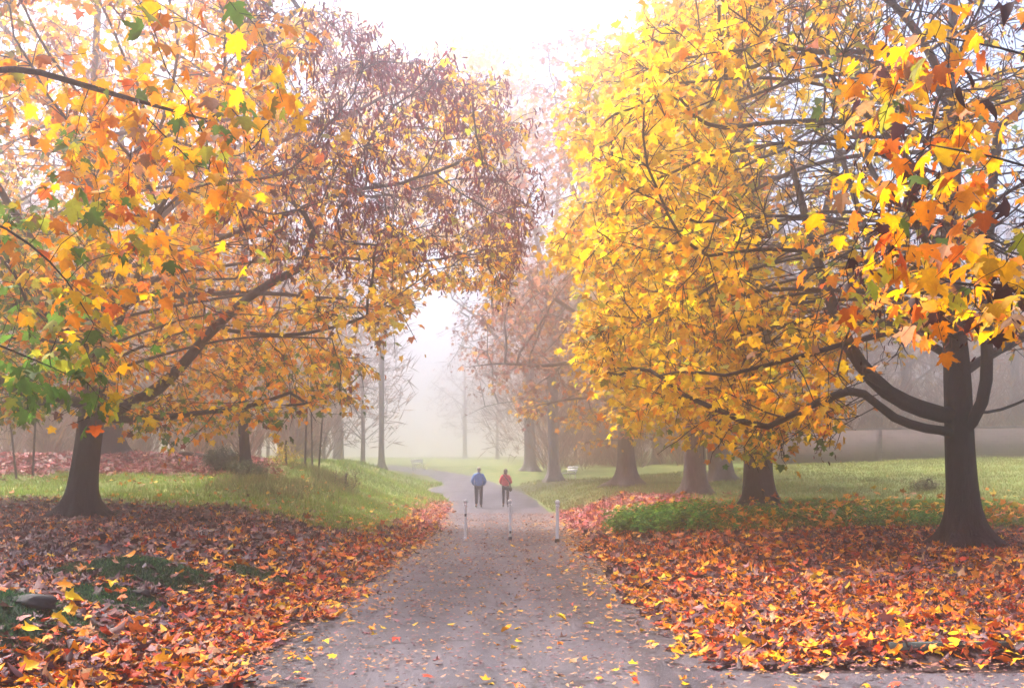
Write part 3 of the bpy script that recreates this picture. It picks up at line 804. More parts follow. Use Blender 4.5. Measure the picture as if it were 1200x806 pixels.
# ================================================================== second row of trees
def mid_tree(label, px, py, d, R0, limbs, poly, n, centre, radii, zr, palette, seed, per, size, bark, kfrac=0.0, kcol=(.2, .08, .08), step=.6, kill=.85, flare=1.6, thin=2, name='maple_tree', group=None, key_size=.1, tper=2.2):
    rs = np.random.default_rng(seed); X0 = (px - 600) / FPX * d; bz = tz(X0, d)
    root = empty(name, (X0, d, bz)); tag(root, label, 'tree', group)
    A = lambda p, q, dd=0: at(p, q, d + dd)
    trunk = [np.array([X0, d, bz - .3]), np.array([X0, d, bz + .4])] + [A(*q) for q in limbs[0]]
    paths = [trunk] + [[A(*q) for q in l] for l in limbs[1:]]
    at_ = crown_points(n, (X0 + centre[0], d + centre[1]), radii, zr, poly, rs)
    X, par, own, ns = grow(paths, at_, step, kill, 5.0, 70, rs=rs)
    X, par, own = twiglets(X, par, own, rs, tper, step * .6)
    rad, cnt, kids = tree_parts(root, X, par, own, R0, bark, .011, .46, seed=seed, flare=flare)
    for o in root.children: o.matrix_parent_inverse = Matrix.Translation((-X0, -d, -bz))
    if per:
        P, Rm, S, ids = leaves_on(X, par, cnt, rs, per, .25, size, thin)
        C, keep = palette(P, rs)
        foliage(root, P[keep], Rm[keep], S[keep], C[keep], T_LO, 'lo_tree', 300 if size / d * FPX > 6 else 0)
    if kfrac:
        kz = np.nonzero(cnt <= 1)[0]; kz = kz[rs.uniform(0, 1, len(kz)) < kfrac * .5]
        keys(root, X[kz], rs, 9, key_size, kcol)
    return root
def P_A(P, rs):
    n = len(P); px, py = proj(P); c = pick(pal(YEL=5, LEM=5, ORA=1, LIM=1.4), n, rs)
    return c, rs.uniform(0, 1, n) > ss(820, 930, px) * .9
mid_tree('thick grey trunked maple behind the green strip with lemon yellow crown', 889, 590, 31, .38,
    [[(888, 540), (890, 480), (892, 380), (880, 280), (870, 150), (860, 0), (860, -150)],
     [(890, 470), (840, 400, -1), (780, 330, -2), (720, 280, -2.5)], [(890, 430), (820, 330, 1), (770, 220, 1.5), (730, 130, 1.5)],
     [(885, 330), (830, 220, -1.5), (790, 120, -2), (770, 40, -2)], [(888, 400), (950, 320, 0), (980, 200, 0), (1000, 80, 0)], [(890, 450), (800, 440, -2), (740, 440, -3)]],
    [(770, -200), (765, 5), (715, 60), (665, 125), (652, 190), (690, 232), (660, 290), (700, 330), (690, 400), (695, 480), (750, 525), (850, 530), (940, 500), (1040, 380), (1040, -200)],
    2300, (-2, -1), (7.2, 6.5), (2.4, 18.5), P_A, 71, 4.2, .22, M['bark_grey'], .05, step=.5, kill=.75)
def P_B(P, rs):
    n = len(P); c = pick(pal(YEL=6, LEM=4, ORA=.8), n, rs); px, py = proj(P)
    return c, rs.uniform(0, 1, n) > ss(560, 480, px) * .45
mid_tree('tall misty maple behind the left crown with pale yellow top leaves', 447, 546, 66, .17,
    [[(447, 500), (447, 420), (450, 330), (455, 240), (462, 140)],
     [(452, 300), (500, 200, -1), (550, 100, -1), (590, 40, -1)], [(455, 220), (420, 120, 1), (400, 40, 2), (380, -40, 2)], [(450, 340), (500, 290, -2), (560, 250, -2), (600, 210, -2)], [(462, 145), (520, 50, 0), (560, -40, 0)], [(462, 142), (450, 60, 1), (470, -80, 1)]],
    [(350, -220), (560, -220), (600, -20), (628, 70), (632, 120), (612, 190), (620, 260), (560, 330), (500, 290), (440, 200), (360, 120)],
    1300, (1, 0), (10.6, 7), (10, 32), P_B, 72, 2.0, .27, M['bark_hazed'], .12, (.25, .10, .09))
def P_C(P, rs):
    n = len(P); px, py = proj(P); lo = ss(430, 500, py)
    c = np.where((lo * .85 > rs.uniform(0, 1, n))[:, None], pick(pal(YEL=6, ORA=2, LEM=2), n, rs), pick([((.42, .17, .13), 3), ((.55, .27, .16), 2), ((.7, .4, .05), .6)], n, rs))
    return c, rs.uniform(0, 1, n) < .75 + .25 * lo
mid_tree('misty flared trunk tree by the lawn with half bare pinkish crown and low yellow leaves', 735, 571, 48, .34,
    [[(733, 530), (735, 470), (737, 410)],
     [(735, 450), (690, 420, -1), (640, 430, -2), (590, 425, -3), (545, 430, -3.5)], [(736, 420), (680, 370, 0), (620, 330, 0), (590, 300, 0)], [(735, 360), (690, 270, 1), (660, 190, 1), (650, 110, 1)],
     [(737, 470), (680, 465, -2), (630, 475, -3), (600, 480, -3.5)], [(738, 415), (790, 350, 0), (820, 250, 0)], [(737, 412), (720, 300, 1), (700, 200, 1), (690, 90, 1)], [(737, 412), (750, 290, -1), (760, 180, -1), (750, 60, -1)]],
    [(640, -50), (620, 120), (600, 220), (570, 300), (530, 400), (520, 440), (560, 440), (590, 450), (585, 500), (640, 525), (700, 530), (780, 520), (850, 450), (850, -50)],
    1500, (-1, -.5), (8.6, 6.5), (3.0, 22), P_C, 73, 2.2, .22, M['bark_brown'], .22, (.30, .13, .12), flare=3.2)
def P_D(P, rs):
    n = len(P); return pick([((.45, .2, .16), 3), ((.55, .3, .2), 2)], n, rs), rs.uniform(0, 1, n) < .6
BARE = [(600, -60), (585, 60), (560, 250), (540, 380), (530, 470), (600, 500), (760, 500), (780, 250), (760, -60)]
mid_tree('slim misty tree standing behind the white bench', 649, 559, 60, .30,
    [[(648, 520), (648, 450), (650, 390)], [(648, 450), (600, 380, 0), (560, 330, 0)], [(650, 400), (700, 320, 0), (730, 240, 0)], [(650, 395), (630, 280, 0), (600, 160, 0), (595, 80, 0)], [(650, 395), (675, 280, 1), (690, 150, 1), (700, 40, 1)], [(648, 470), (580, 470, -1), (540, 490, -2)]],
    BARE, 900, (0, 0), (8, 7), (5, 25), P_D, 74, 1.0, .2, M['bark_hazed'], .2, (.34, .17, .15), step=.8, kill=1.0)
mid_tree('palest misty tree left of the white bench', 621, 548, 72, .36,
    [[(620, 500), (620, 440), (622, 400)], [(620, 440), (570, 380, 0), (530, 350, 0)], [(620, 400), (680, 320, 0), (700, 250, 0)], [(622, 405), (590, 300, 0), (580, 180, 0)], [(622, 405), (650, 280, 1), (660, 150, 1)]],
    [(560, 60), (520, 350), (500, 470), (600, 510), (720, 500), (740, 60)], 800, (0, 0), (9, 7), (6, 26), P_D, 75, 1.0, .2, M['bark_hazed'], .2, (.34, .17, .15), step=.9, kill=1.1)
mid_tree('broad pink grey trunk between the flared tree and the grey trunked maple', 815, 579, 40, .38,
    [[(814, 530), (815, 450), (820, 350), (815, 200), (820, 60)], [(815, 450), (770, 380, 0), (740, 300, 0)], [(817, 420), (870, 330, 0), (900, 230, 0)], [(815, 300), (790, 190, 0)]],
    [(700, 0), (700, 480), (900, 480), (960, 0)], 800, (0, 1), (6, 6), (5, 20), P_A, 76, .8, .2, M['bark_brown'], .1, step=.8, kill=1.0, flare=1.3)
mid_tree('misty tree leaning left behind the grey trunked maple', 846, 562, 50, .48,
    [[(842, 530), (834, 480), (825, 400), (815, 280), (810, 150)], [(832, 450), (880, 360, 0), (920, 250, 0)], [(820, 350), (780, 260, 0)]],
    [(700, 0), (700, 480), (960, 480), (980, 0)], 700, (0, 1), (7, 6), (6, 22), P_D, 77, .5, .2, M['bark_brown'], .2, step=.9, kill=1.1)
mid_tree('wide dark trunk rising from the pink leaf mound behind the left maple', 128, 528, 43, .50,
    [[(126, 490), (120, 440), (115, 350), (112, 200), (120, 60)], [(118, 420), (60, 330, 0), (20, 240, 0)], [(116, 380), (190, 290, 0), (240, 190, 0)], [(113, 260), (60, 150, 0)]],
    None, 900, (0, 1), (9, 7), (7, 22), P_D, 78, .4, .2, M['bark_grey'], .15, step=.9, kill=1.1, flare=1.8)
mid_tree('slender ivy dark trunk beside the bush on the grassy knoll', 288, 540, 38, .17,
    [[(285, 500), (281, 440), (283, 350), (290, 240), (288, 140)], [(282, 440), (310, 380, 0), (340, 320, 0)], [(283, 380), (250, 300, 0), (230, 240, 0)]],
    None, 450, (0, 0), (4, 4), (5, 17), P_D, 79, .35, .17, M['bark'], .1, step=.7, kill=.9, flare=.8)

# ------------------------------------------------------------------ misty wood behind: copies of three bare trees
def bare_proto(seed, h, r, n, R0, bark):
    rs = np.random.default_rng(seed); root = empty('bare_tree', (0, 0, 0))
    trunk = [np.array(p, float) for p in [(0, 0, -.4), (0, 0, .4), (.1, 0, h * .25), (-.1, .1, h * .5), (.15, 0, h * .75), (0, 0, h * .95)]]
    paths = [trunk]
    for k in range(7):
        a_ = rs.uniform(0, 6.28); z0 = h * rs.uniform(.16, .6); l = r * rs.uniform(.6, .95)
        c, s = math.cos(a_), math.sin(a_)
        paths.append([np.array((0, 0, z0)), np.array((c * l * .4, s * l * .4, z0 + l * .3)), np.array((c * l, s * l, z0 + l * .75))])
    u = rs.normal(0, 1, (n, 3)); u /= np.linalg.norm(u, axis=1)[:, None]
    p = u * rs.uniform(.3, 1, (n, 1)) ** .5 * np.array([r, r, h * .42]) + np.array([0, 0, h * .58])
    X, par, own, ns = grow(paths, p, .8, 1.0, 6, 60, rs=rs)
    X, par, own = twiglets(X, par, own, rs, 2.0, .5)
    rad, cnt, kids = tree_parts(root, X, par, own, R0, bark, .014, .46, seed=seed, flare=1.3)
    P, Rm, S, ids = leaves_on(X, par, cnt, rs, .3, .3, .2, 2)
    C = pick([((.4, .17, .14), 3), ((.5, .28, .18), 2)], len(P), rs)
    o = link('foliage', cloud('foliage', P, Rm, S, C, T_LO), M['leaf'], root); o['kind'] = 'stuff'
    return root
def copy_tree(root):
    c = root.copy(); COL.objects.link(c)
    for ch in root.children:
        q = ch.copy(); COL.objects.link(q); q.parent = c
    return c
protos = [bare_proto(91, 21, 7, 800, .36, M['bark_hazed']), bare_proto(92, 17, 5.5, 650, .26, M['bark_hazed']), bare_proto(93, 23, 8, 900, .42, M['bark_hazed'])]
FAR = [  # px, distance, which, scale, label
    (232, 60, 0, .9, 'bare misty trunk seen under the lowest limb of the left maple'),
    (205, 70, 1, 1.0, 'pale trunk left of the bare misty trunk under the left maple'),
    (330, 80, 1, 1.0, 'faint bare tree behind the saplings on the knoll'),
    (395, 95, 0, .95, 'faint bare tree behind the dry shrub on the knoll'),
    (425, 75, 1, .6, 'small faint tree left of the tall misty maple trunk'),
    (545, 150, 2, .7, 'ghostly tree in the fog directly beyond the man'),
    (583, 140, 1, .9, 'ghostly tree in the fog directly beyond the woman'),
    (690, 92, 0, 1.0, 'ghostly tree between the bench and the flared trunk'),
    (770, 84, 2, .95, 'ghostly tree right of the flared trunk'),
    (905, 80, 1, 1.1, 'misty tree behind the park wall near the grey trunked maple'),
    (985, 78, 0, .9, 'misty tree behind the park wall left of the right maple'),
    (1060, 84, 2, .85, 'misty tree behind the park wall under the sweeping limb'),
    (1190, 80, 0, 1.0, 'misty tree behind the park wall at the right edge'),
    (20, 62, 2, .8, 'bluish bare tree behind the mound at the left edge'),
    (70, 68, 1, 1.0, 'bluish bare tree behind the mound beside the wide dark trunk'),
    (170, 76, 0, 1.0, 'bare tree in the mist right of the wide dark trunk')]
first = {}
for k, (px, d, wch, s, lab) in enumerate(FAR):
    if wch not in first: o = protos[wch]; first[wch] = 1
    else: o = copy_tree(protos[wch])
    x = (px - 600) / FPX * d
    o.location = (x, d, tz(x, d)); o.rotation_euler = (0, 0, k * 1.7); o.scale = (s, s, s)
    tag(o, lab, 'tree', 'bare trees fading into the fog')

# ------------------------------------------------------------------ far wood: reads as one mass in the fog
def far_wood():
    rs = np.random.default_rng(515); P, AX, S, mb = [], [], [], MB()
    spots = []
    for k in range(150):
        px = rs.uniform(-150, 1350)
        if 405 < px < 600: continue
        d = rs.uniform(84, 135) if px > 545 else rs.uniform(74, 120)
        spots.append(((px - 600) / FPX * d, d, rs.uniform(13, 24)))
    for x, y, h in spots:
        z = tz(x, y); R_ = rs.uniform(.06, .18); mb.tube([(x, y, z - .4), (x + rs.normal(0, .2), y, z + h * .4), (x + rs.normal(0, .5), y, z + h * .85)], [R_, R_ * .6, .04], 7, False)
        n = 800; t = rs.uniform(0, 1, n) ** .8; a_ = rs.uniform(0, 6.28, n); r_ = h * .30 * np.sin(np.clip(.25 + t * .72, 0, 1) * math.pi) ** .7 * rs.uniform(.2, 1, n) ** .5
        P.append(np.stack([x + r_ * np.cos(a_), y + r_ * np.sin(a_), z + h * (.05 + .95 * t)], -1))
        AX.append(-np.stack([np.cos(a_) * .7, np.sin(a_) * .7, rs.normal(.5, .6, n)], -1)); S.append(rs.uniform(.5, 1.8, n))
    for k in range(170):   # understorey thicket
        px = rs.uniform(-150, 1350)
        if 380 < px < 640: continue
        d = rs.uniform(50, 80) if px < 400 else rs.uniform(70, 88); x, y = (px - 600) / FPX * d, d; z = tz(x, y); h = rs.uniform(2.5, 6); n = 260
        t = rs.uniform(0, 1, n); a_ = rs.uniform(0, 6.28, n); r_ = h * .5 * (.25 + t) * rs.uniform(0, 1, n)
        P.append(np.stack([x + r_ * np.cos(a_), y + r_ * np.sin(a_), z + h * t], -1)); AX.append(-np.stack([np.cos(a_) * .5, np.sin(a_) * .5, rs.uniform(.4, 1.2, n)], -1)); S.append(rs.uniform(.5, 1.4, n))
    P = np.concatenate(P); n = len(P); S = np.concatenate(S)
    T = [(np.array([(-.02, 0, 0), (.02, 0, 0), (.012, -.6, .05), (0, -1, .0), (-.012, -.6, .05)], float), [(0, 1, 2, 3, 4)]), (np.array([(-.02, 0, 0), (.02, 0, 0), (.13, -.9, .05), (0, -.25, 0), (-.16, -.8, .05)], float), [(0, 1, 2, 3, 4)])]
    C = pick([((.26, .16, .14), 3), ((.34, .22, .18), 2), ((.2, .16, .15), 2), ((.45, .28, .12), .6)], n, rs)
    o = link('far_wood', cloud('far_wood', P, frames(np.concatenate(AX), rs.normal(0, 1, (n, 3))), S * .95, C, T), M['leaf']); tag(o, 'far off wood of bare twigs fading into the fog on both sides', 'woodland', None, 'stuff')
    q = link('wood_trunks', mb.mesh('wood_trunks'), M['bark_hazed'], o); q['kind'] = 'stuff'
far_wood()

# ------------------------------------------------------------------ park wall
def park_wall():
    m, nt, out = new_mat('weathered_wall_brick')
    tcn = objco(nt)
    mp = N(nt, 'ShaderNodeMapping'); mp.inputs['Rotation'].default_value = (R(90), 0, 0); nt.links.new(tcn, mp.inputs[0])
    b = N(nt, 'ShaderNodeTexBrick', Scale=1.0); b.inputs['Brick Width'].default_value = .45; b.inputs['Row Height'].default_value = .15; b.inputs['Mortar Size'].default_value = .012
    b.inputs['Color1'].default_value = (.11, .06, .065, 1); b.inputs['Color2'].default_value = (.19, .11, .115, 1); b.inputs['Mortar'].default_value = (.22, .18, .18, 1)
    nt.links.new(mp.outputs[0], b.inputs['Vector'])
    c = mixc(nt, ramp(nt, noise(nt, 1.2, 5, .7, tcn), [(.4, (0, 0, 0)), (.7, (.7,) * 3)]), b.outputs[0], (.10, .09, .09))
    p = N(nt, 'ShaderNodeBsdfPrincipled', Roughness=.9); nt.links.new(c, p.inputs['Base Color']); nt.links.new(p.outputs[0], out.inputs[0])
    A0, A1 = np.array([15.5, 66.0]), np.array([48.0, 52.0]); L = np.linalg.norm(A1 - A0); ang = math.atan2(A1[1] - A0[1], A1[0] - A0[0])
    zb = min(tz(*(A0 + (A1 - A0) * t)) for t in np.linspace(0, 1, 30)); zt = 4.1
    root = empty('park_wall', (A0[0], A0[1], zb), ang); tag(root, 'long mauve brick park wall at the top of the lawn on the right', 'wall')
    mb = MB(); mb.box((L / 2, 0, (zt - zb) / 2 - .2), (L, .36, zt - zb + .4)); link('wall_face', mb.mesh('wall_face'), m, root)
    cb = MB()
    for k in range(int(L / .9)):
        cb.box((k * .9 + .45, 0, zt - zb + .055), (.885, .5, .10))
    o = link('coping', cb.mesh('coping'), plain('coping_stone', (.15, .12, .125), .9), root); o['kind'] = 'stuff'
    for k in range(7):
        q = MB(); q.box((2.4 + k * 5.2, -.262, (zt - zb) / 2 - .1), (.55, .16, zt - zb + .15)); link('buttress', q.mesh('buttress'), m, root)
park_wall()

# ------------------------------------------------------------------ bollards
def lathe(mb, prof, sides=16, c=(0, 0, 0)):
    a_ = np.arange(sides) / sides * 2 * math.pi; V = []
    for r_, z_ in prof: V += [(c[0] + r_ * math.cos(t), c[1] + r_ * math.sin(t), c[2] + z_) for t in a_]
    F = []
    for i in range(len(prof) - 1):
        for j in range(sides):
            j2 = (j + 1) % sides; F.append((i * sides + j, i * sides + j2, (i + 1) * sides + j2, (i + 1) * sides + j))
    F.append(tuple(range(sides))[::-1]); F.append(tuple((len(prof) - 1) * sides + j for j in range(sides)))
    mb.add(V, F)
def bollard(px, py, r0, label, mark, lean, dark):
    x, y = ground_at(px, py); z = float(zpath(y)) - .012
    root = empty('bollard', (x, y, z)); root.rotation_euler = (0, lean, 0)
    tag(root, label, 'bollard', 'white bollards across the path')
    mb = MB(); lathe(mb, [(r0 * 1.0, -.12), (r0, .10), (r0, .80), (r0 * .95, .86)]); po = link('post', mb.mesh('post'), M['white'], root, True)
    mb = MB(); lathe(mb, [(r0 * 1.25, .845), (r0 * 1.3, .86), (r0 * 1.3, .885), (r0 * .9, .90)]); link('collar', mb.mesh('collar'), M['white'], root, True)
    br = r0 * 1.0 + .022
    mb = MB(); lathe(mb, [(.012 if q in (0, 9) else br * math.sin(math.pi * q / 9), .955 - br * math.cos(math.pi * q / 9)) for q in range(10)]); link('ball_finial', mb.mesh('ball_finial'), M['white'], root, True)
    mb = MB(); lathe(mb, [(r0 * 1.45, -.05), (r0 * 1.45, .05), (r0 * 1.1, .085)]); link('base_ring', mb.mesh('base_ring'), M['black_base'] if dark else M['white'], root, True)
    if mark:
        mb = MB(); mb.box((-.0, -r0 - .003, mark), (.05, .012, .06)); link('rust_patch', mb.mesh('rust_patch'), M['rust'], po)
bollard(545.5, 632, .032, 'thin white ball topped bollard left on the path with a rust spot', .62, .0, False)
bollard(598, 632, .034, 'white ball topped bollard in mid path with a chipped dark foot', .2, -.012, True)
bollard(653, 634.5, .042, 'stoutest white ball topped bollard at the right side of the path on a dark foot', 0, .008, True)

# ------------------------------------------------------------------ benches
def bench(x, y, rz, label):
    root = empty('bench', (x, y, tz(x, y)), rz); tag(root, label, 'bench', 'white park benches')
    for k in range(3):
        mb = MB(); mb.box((0, -.14 + k * .15, .44), (1.15, .125, .045)); link('seat_slat', mb.mesh('seat_slat'), M['white'], root)
    t = R(18); Rx = np.array([[1, 0, 0], [0, math.cos(t), math.sin(t)], [0, -math.sin(t), math.cos(t)]])
    for k in range(2):
        mb = MB(); mb.box((0, .28 + .05 * k, .62 + k * .16), (1.15, .035, .125), Rx); link('back_slat', mb.mesh('back_slat'), M['white'], root)
    for s in (-.45, .45):
        mb = MB(); mb.tube([(s, -.17, -.03), (s, -.17, .41), (s, .18, .40)], [.024] * 3, 8); mb.tube([(s, .18, -.03), (s, .21, .42), (s, .345, .84)], [.024] * 3, 8)
        link('leg_frame', mb.mesh('leg_frame'), M['white'], root, True)
bx_, by_ = ground_at(666, 563)
bench(bx_, by_, R(-62), 'small white bench on the lawn right of the slim misty tree')
bx_, by_ = ground_at(491, 527)
bench((491 - 600) / FPX * 82, 82, R(40), 'faint white seat in the fog at the far bend of the path')

# ------------------------------------------------------------------ people
def skin_mesh(name, J, E, rad, sub=2):
    me = bpy.data.meshes.new(name); me.from_pydata([tuple(j) for j in J], E, []); me.update()
    o = bpy.data.objects.new(name, me); COL.objects.link(o)
    o.modifiers.new('skin', 'SKIN'); sm = o.modifiers['skin']; sm.use_smooth_shade = True
    for i, sv in enumerate(me.skin_vertices[0].data):
        r_ = rad[i]; sv.radius = r_ if isinstance(r_, tuple) else (r_, r_)
    me.skin_vertices[0].data[0].use_root = True
    s = o.modifiers.new('sub', 'SUBSURF'); s.levels = sub; s.render_levels = sub
    bpy.context.view_layer.update(); dg = bpy.context.evaluated_depsgraph_get()
    out = bpy.data.meshes.new_from_object(o.evaluated_get(dg)); out.name = name
    bpy.data.objects.remove(o); bpy.data.meshes.remove(me)
    return out
def person(x, y, label, H, fem, stride, cloth, trouser, hairmat, rz=0):
    z = tz(x, y) if abs(x) > 3 else float(zpath(y)) - .012
    root = empty('person', (x, y, z), rz); root.scale = (H / 1.75,) * 3; tag(root, label, 'person')
    wd = .9 if fem else 1.0; f = stride
    Js = dict(pelvis=(0, 0, .95), belly=(0, 0, 1.10), chest=(0, .0, 1.34), neck=(0, .0, 1.49), headb=(0, .02, 1.56), head=(0, .025, 1.645), crown=(0, .015, 1.72))
    for s, k in ((-1, 'l'), (1, 'r')):
        fy = f * s
        Js['hip' + k] = (s * .095, 0, .89); Js['knee' + k] = (s * .10, .06 + fy * .5, .49 + abs(fy) * .02)
        Js['ank' + k] = (s * .10, fy * 1.0 - (.02 if fy >= 0 else .05), .09 + (0 if fy >= 0 else .06)); Js['toe' + k] = (s * .115, fy * 1.0 + .14, .035 + (0 if fy >= 0 else .0))
        Js['sho' + k] = (s * .185 * wd, -.01, 1.41); Js['elb' + k] = (s * .285 * wd, -.07, 1.13); Js['wri' + k] = (s * .20 * wd, .10 + (.06 if fem else 0), .98 + (.10 if fem else 0)); Js['palm' + k] = (s * .17 * wd, .16 + (.06 if fem else 0), .95 + (.11 if fem else 0))
    names = list(Js); ix = {n_: i for i, n_ in enumerate(names)}
    E = [('pelvis', 'belly'), ('belly', 'chest'), ('chest', 'neck'), ('neck', 'headb'), ('headb', 'head'), ('head', 'crown')]
    for k in 'lr': E += [('pelvis', 'hip' + k), ('hip' + k, 'knee' + k), ('knee' + k, 'ank' + k), ('ank' + k, 'toe' + k), ('chest', 'sho' + k), ('sho' + k, 'elb' + k), ('elb' + k, 'wri' + k), ('wri' + k, 'palm' + k)]
    rd = dict(pelvis=(.14, .11), belly=(.135, .10), chest=(.15, .105), neck=.055, headb=(.06, .07), head=(.078, .098), crown=(.05, .06))
    for k in 'lr': rd.update({'hip' + k: .085, 'knee' + k: .058, 'ank' + k: .042, 'toe' + k: .032, 'sho' + k: .058, 'elb' + k: .042, 'wri' + k: .03, 'palm' + k: (.036, .018)})
    J = [Js[n_] for n_ in names]; EE = [(ix[a_], ix[b_]) for a_, b_ in E]; RR = [rd[n_] for n_ in names]
    for k, s in (('l', -1), ('r', 1)):   # five fingers rooted in the palm
        pw = np.array(Js['palm' + k])
        for q, (dx, ln) in enumerate([(-.028, .055), (-.010, .068), (.009, .072), (.027, .062)]):
            b0 = pw + np.array([dx * .9, .035, -.005]); i0 = len(J)
            J += [tuple(b0), tuple(b0 + np.array([-s * .004, ln * .6, -.016])), tuple(b0 + np.array([-s * .012, ln * .75, -.045]))]; RR += [.010, .009, .008]
            EE += [(ix['palm' + k], i0), (i0, i0 + 1), (i0 + 1, i0 + 2)]
        i0 = len(J); J += [tuple(pw + np.array([-s * .045, .0, .004])), tuple(pw + np.array([-s * .062, .035, -.008]))]; RR += [.012, .010]; EE += [(ix['palm' + k], i0), (i0, i0 + 1)]
    body = skin_mesh('body', J, EE, RR, 2)
    bm = bmesh.new(); bm.from_mesh(body)
    def blob(c, r_, seg=10):
        q = bmesh.ops.create_uvsphere(bm, u_segments=seg, v_segments=8, radius=1)
        for v_ in q['verts']: v_.co = Vector((c[0] + v_.co.x * r_[0], c[1] + v_.co.y * r_[1], c[2] + v_.co.z * r_[2]))
    for s in (-1, 1): blob((s * .083, .01, 1.635), (.014, .026, .036)); blob((s * .032, .105, 1.655), (.014, .012, .010))
    blob((0, .122, 1.625), (.014, .024, .024)); blob((0, .108, 1.588), (.028, .010, .008))
    bm.to_mesh(body); bm.free(); link('body', body, M['skin'], root, True)
    # trousers
    tn = ['pelvis'] + [n_ + k for k in 'lr' for n_ in ('hip', 'knee', 'ank')]
    TJ = [Js[n_] if not n_.startswith('ank') else (Js[n_][0], Js[n_][1], Js[n_][2] - .01) for n_ in tn]
    te = [(0, 1), (1, 2), (2, 3), (0, 4), (4, 5), (5, 6)]
    wleg = .8 if fem else 1.0
    link('trousers', skin_mesh('trousers', TJ, te, [(.165 * (.95 if fem else 1), .13)] + [.108 * wleg, .085 * wleg, .07 * wleg] * 2, 2), trouser, root, True)
    # jacket
    low = .93 if not fem else 1.0
    jn = [(0, 0, 1.13), (0, 0, low), (0, 0, 1.34), (0, -.005, 1.46), (0, 0, 1.515)]
    jr = [(.185 * wd, .15), (.178 * wd, .145), (.19 * wd, .145), (.12, .10), (.075, .075)]
    je = [(0, 1), (0, 2), (2, 3), (3, 4)]
    for k in 'lr':
        i0 = len(jn); e_ = Js['elb' + k]; w_ = Js['wri' + k]
        jn += [Js['sho' + k], e_, w_]; jr += [.092 * wd, .08 * wd, .062 * wd]; je += [(2, i0), (i0, i0 + 1), (i0 + 1, i0 + 2)]
    jk = link('jacket', skin_mesh('jacket', jn, je, jr, 2), cloth, root, True)
    # collar or hood
    if fem:
        link('hood', skin_mesh('hood', [(0, -.09, 1.44), (-.09, -.05, 1.47), (.09, -.05, 1.47)], [(0, 1), (0, 2)], [(.06, .05), (.05, .04), (.05, .04)], 2), cloth, jk, True)
        link('shirt_hem', skin_mesh('shirt_hem', [(0, 0, 1.0), (0, 0, .91)], [(0, 1)], [(.175 * wd, .145), (.178 * wd, .147)], 2), M['white_cloth'], root, True)
        parts_ = [((0, -.015, 1.672), (.096, .108, .098)), ((0, -.05, 1.58), (.088, .07, .085)), ((-.0, -.065, 1.52), (.06, .04, .06))]
    else:
        link('collar', skin_mesh('collar', [(0, 0, 1.47), (0, .0, 1.54)], [(0, 1)], [(.085, .085), (.072, .075)], 2), cloth, jk, True)
        parts_ = [((0, -.014, 1.678), (.088, .102, .09)), ((0, -.045, 1.61), (.074, .058, .06))]
    bh = bmesh.new()
    for c_, r_ in parts_:
        q = bmesh.ops.create_uvsphere(bh, u_segments=16, v_segments=10, radius=1)
        for v_ in q['verts']:
            k_ = 1 + .05 * math.sin(9 * v_.co.x + 3) * math.cos(7 * v_.co.z)
            v_.co = Vector((c_[0] + v_.co.x * r_[0] * k_, c_[1] + min(v_.co.y, .35) * r_[1] * k_, c_[2] + v_.co.z * r_[2] * k_))
    hm = bpy.data.meshes.new('hair'); bh.to_mesh(hm); bh.free()
    link('hair', hm, hairmat, root, True)
    for k in 'lr':
        a_, t_ = np.array(Js['ank' + k]), np.array(Js['toe' + k])
        link('shoe', skin_mesh('shoe', [tuple(a_ * .5 + np.array([t_[0], a_[1], .05]) * .5 + np.array([0, -.03, -.02])), tuple(t_ + np.array([0, -.05, .012])), tuple(t_ + np.array([0, .04, 0]))], [(0, 1), (1, 2)], [(.045, .05), (.045, .035), (.035, .028)], 2), M['leather'], root, True)
    return root
mx_, my_ = ground_at(561, 594); 
MAN = person(mx_, my_, 'man in blue jacket and dark trousers walking away, hands in front pockets', 1.78, False, .06, M['blue_cloth'], M['grey_cloth'], M['grey_hair'])
wx_, wy_ = ground_at(592.5, 593.5)
WOMAN = person(wx_, wy_, 'woman in red hooded jacket and dark jeans walking away beside the man', 1.70, True, .12, M['red_cloth'], M['navy_cloth'], M['brown_hair'])
# her shoulder bag with its strap across the back
bag = empty('shoulder_bag', (wx_ + .22, wy_ - .06, float(zpath(wy_)) + .80)); tag(bag, 'dark shoulder bag hanging at the right hip of the woman in red', 'bag')
bg = bmesh.new(); bmesh.ops.create_cube(bg, size=1)
for v_ in bg.verts: v_.co = Vector((v_.co.x * .13, v_.co.y * .24, v_.co.z * .26 * (1 if v_.co.z < 0 else .85)))
bmesh.ops.bevel(bg, geom=bg.edges[:], offset=.04, segments=3, affect='EDGES'); bme = bpy.data.meshes.new('pouch'); bg.to_mesh(bme); bg.free()
link('pouch', bme, M['leather'], bag, True)
mb = MB(); mb.tube([(.0, .0, .10), (-.03, -.07, .25), (-.15, -.115, .42), (-.28, -.10, .58), (-.33, -.02, .66), (-.33, .06, .64)], [.018] * 6, 6); link('strap', mb.mesh('strap'), M['leather'], bag, True)

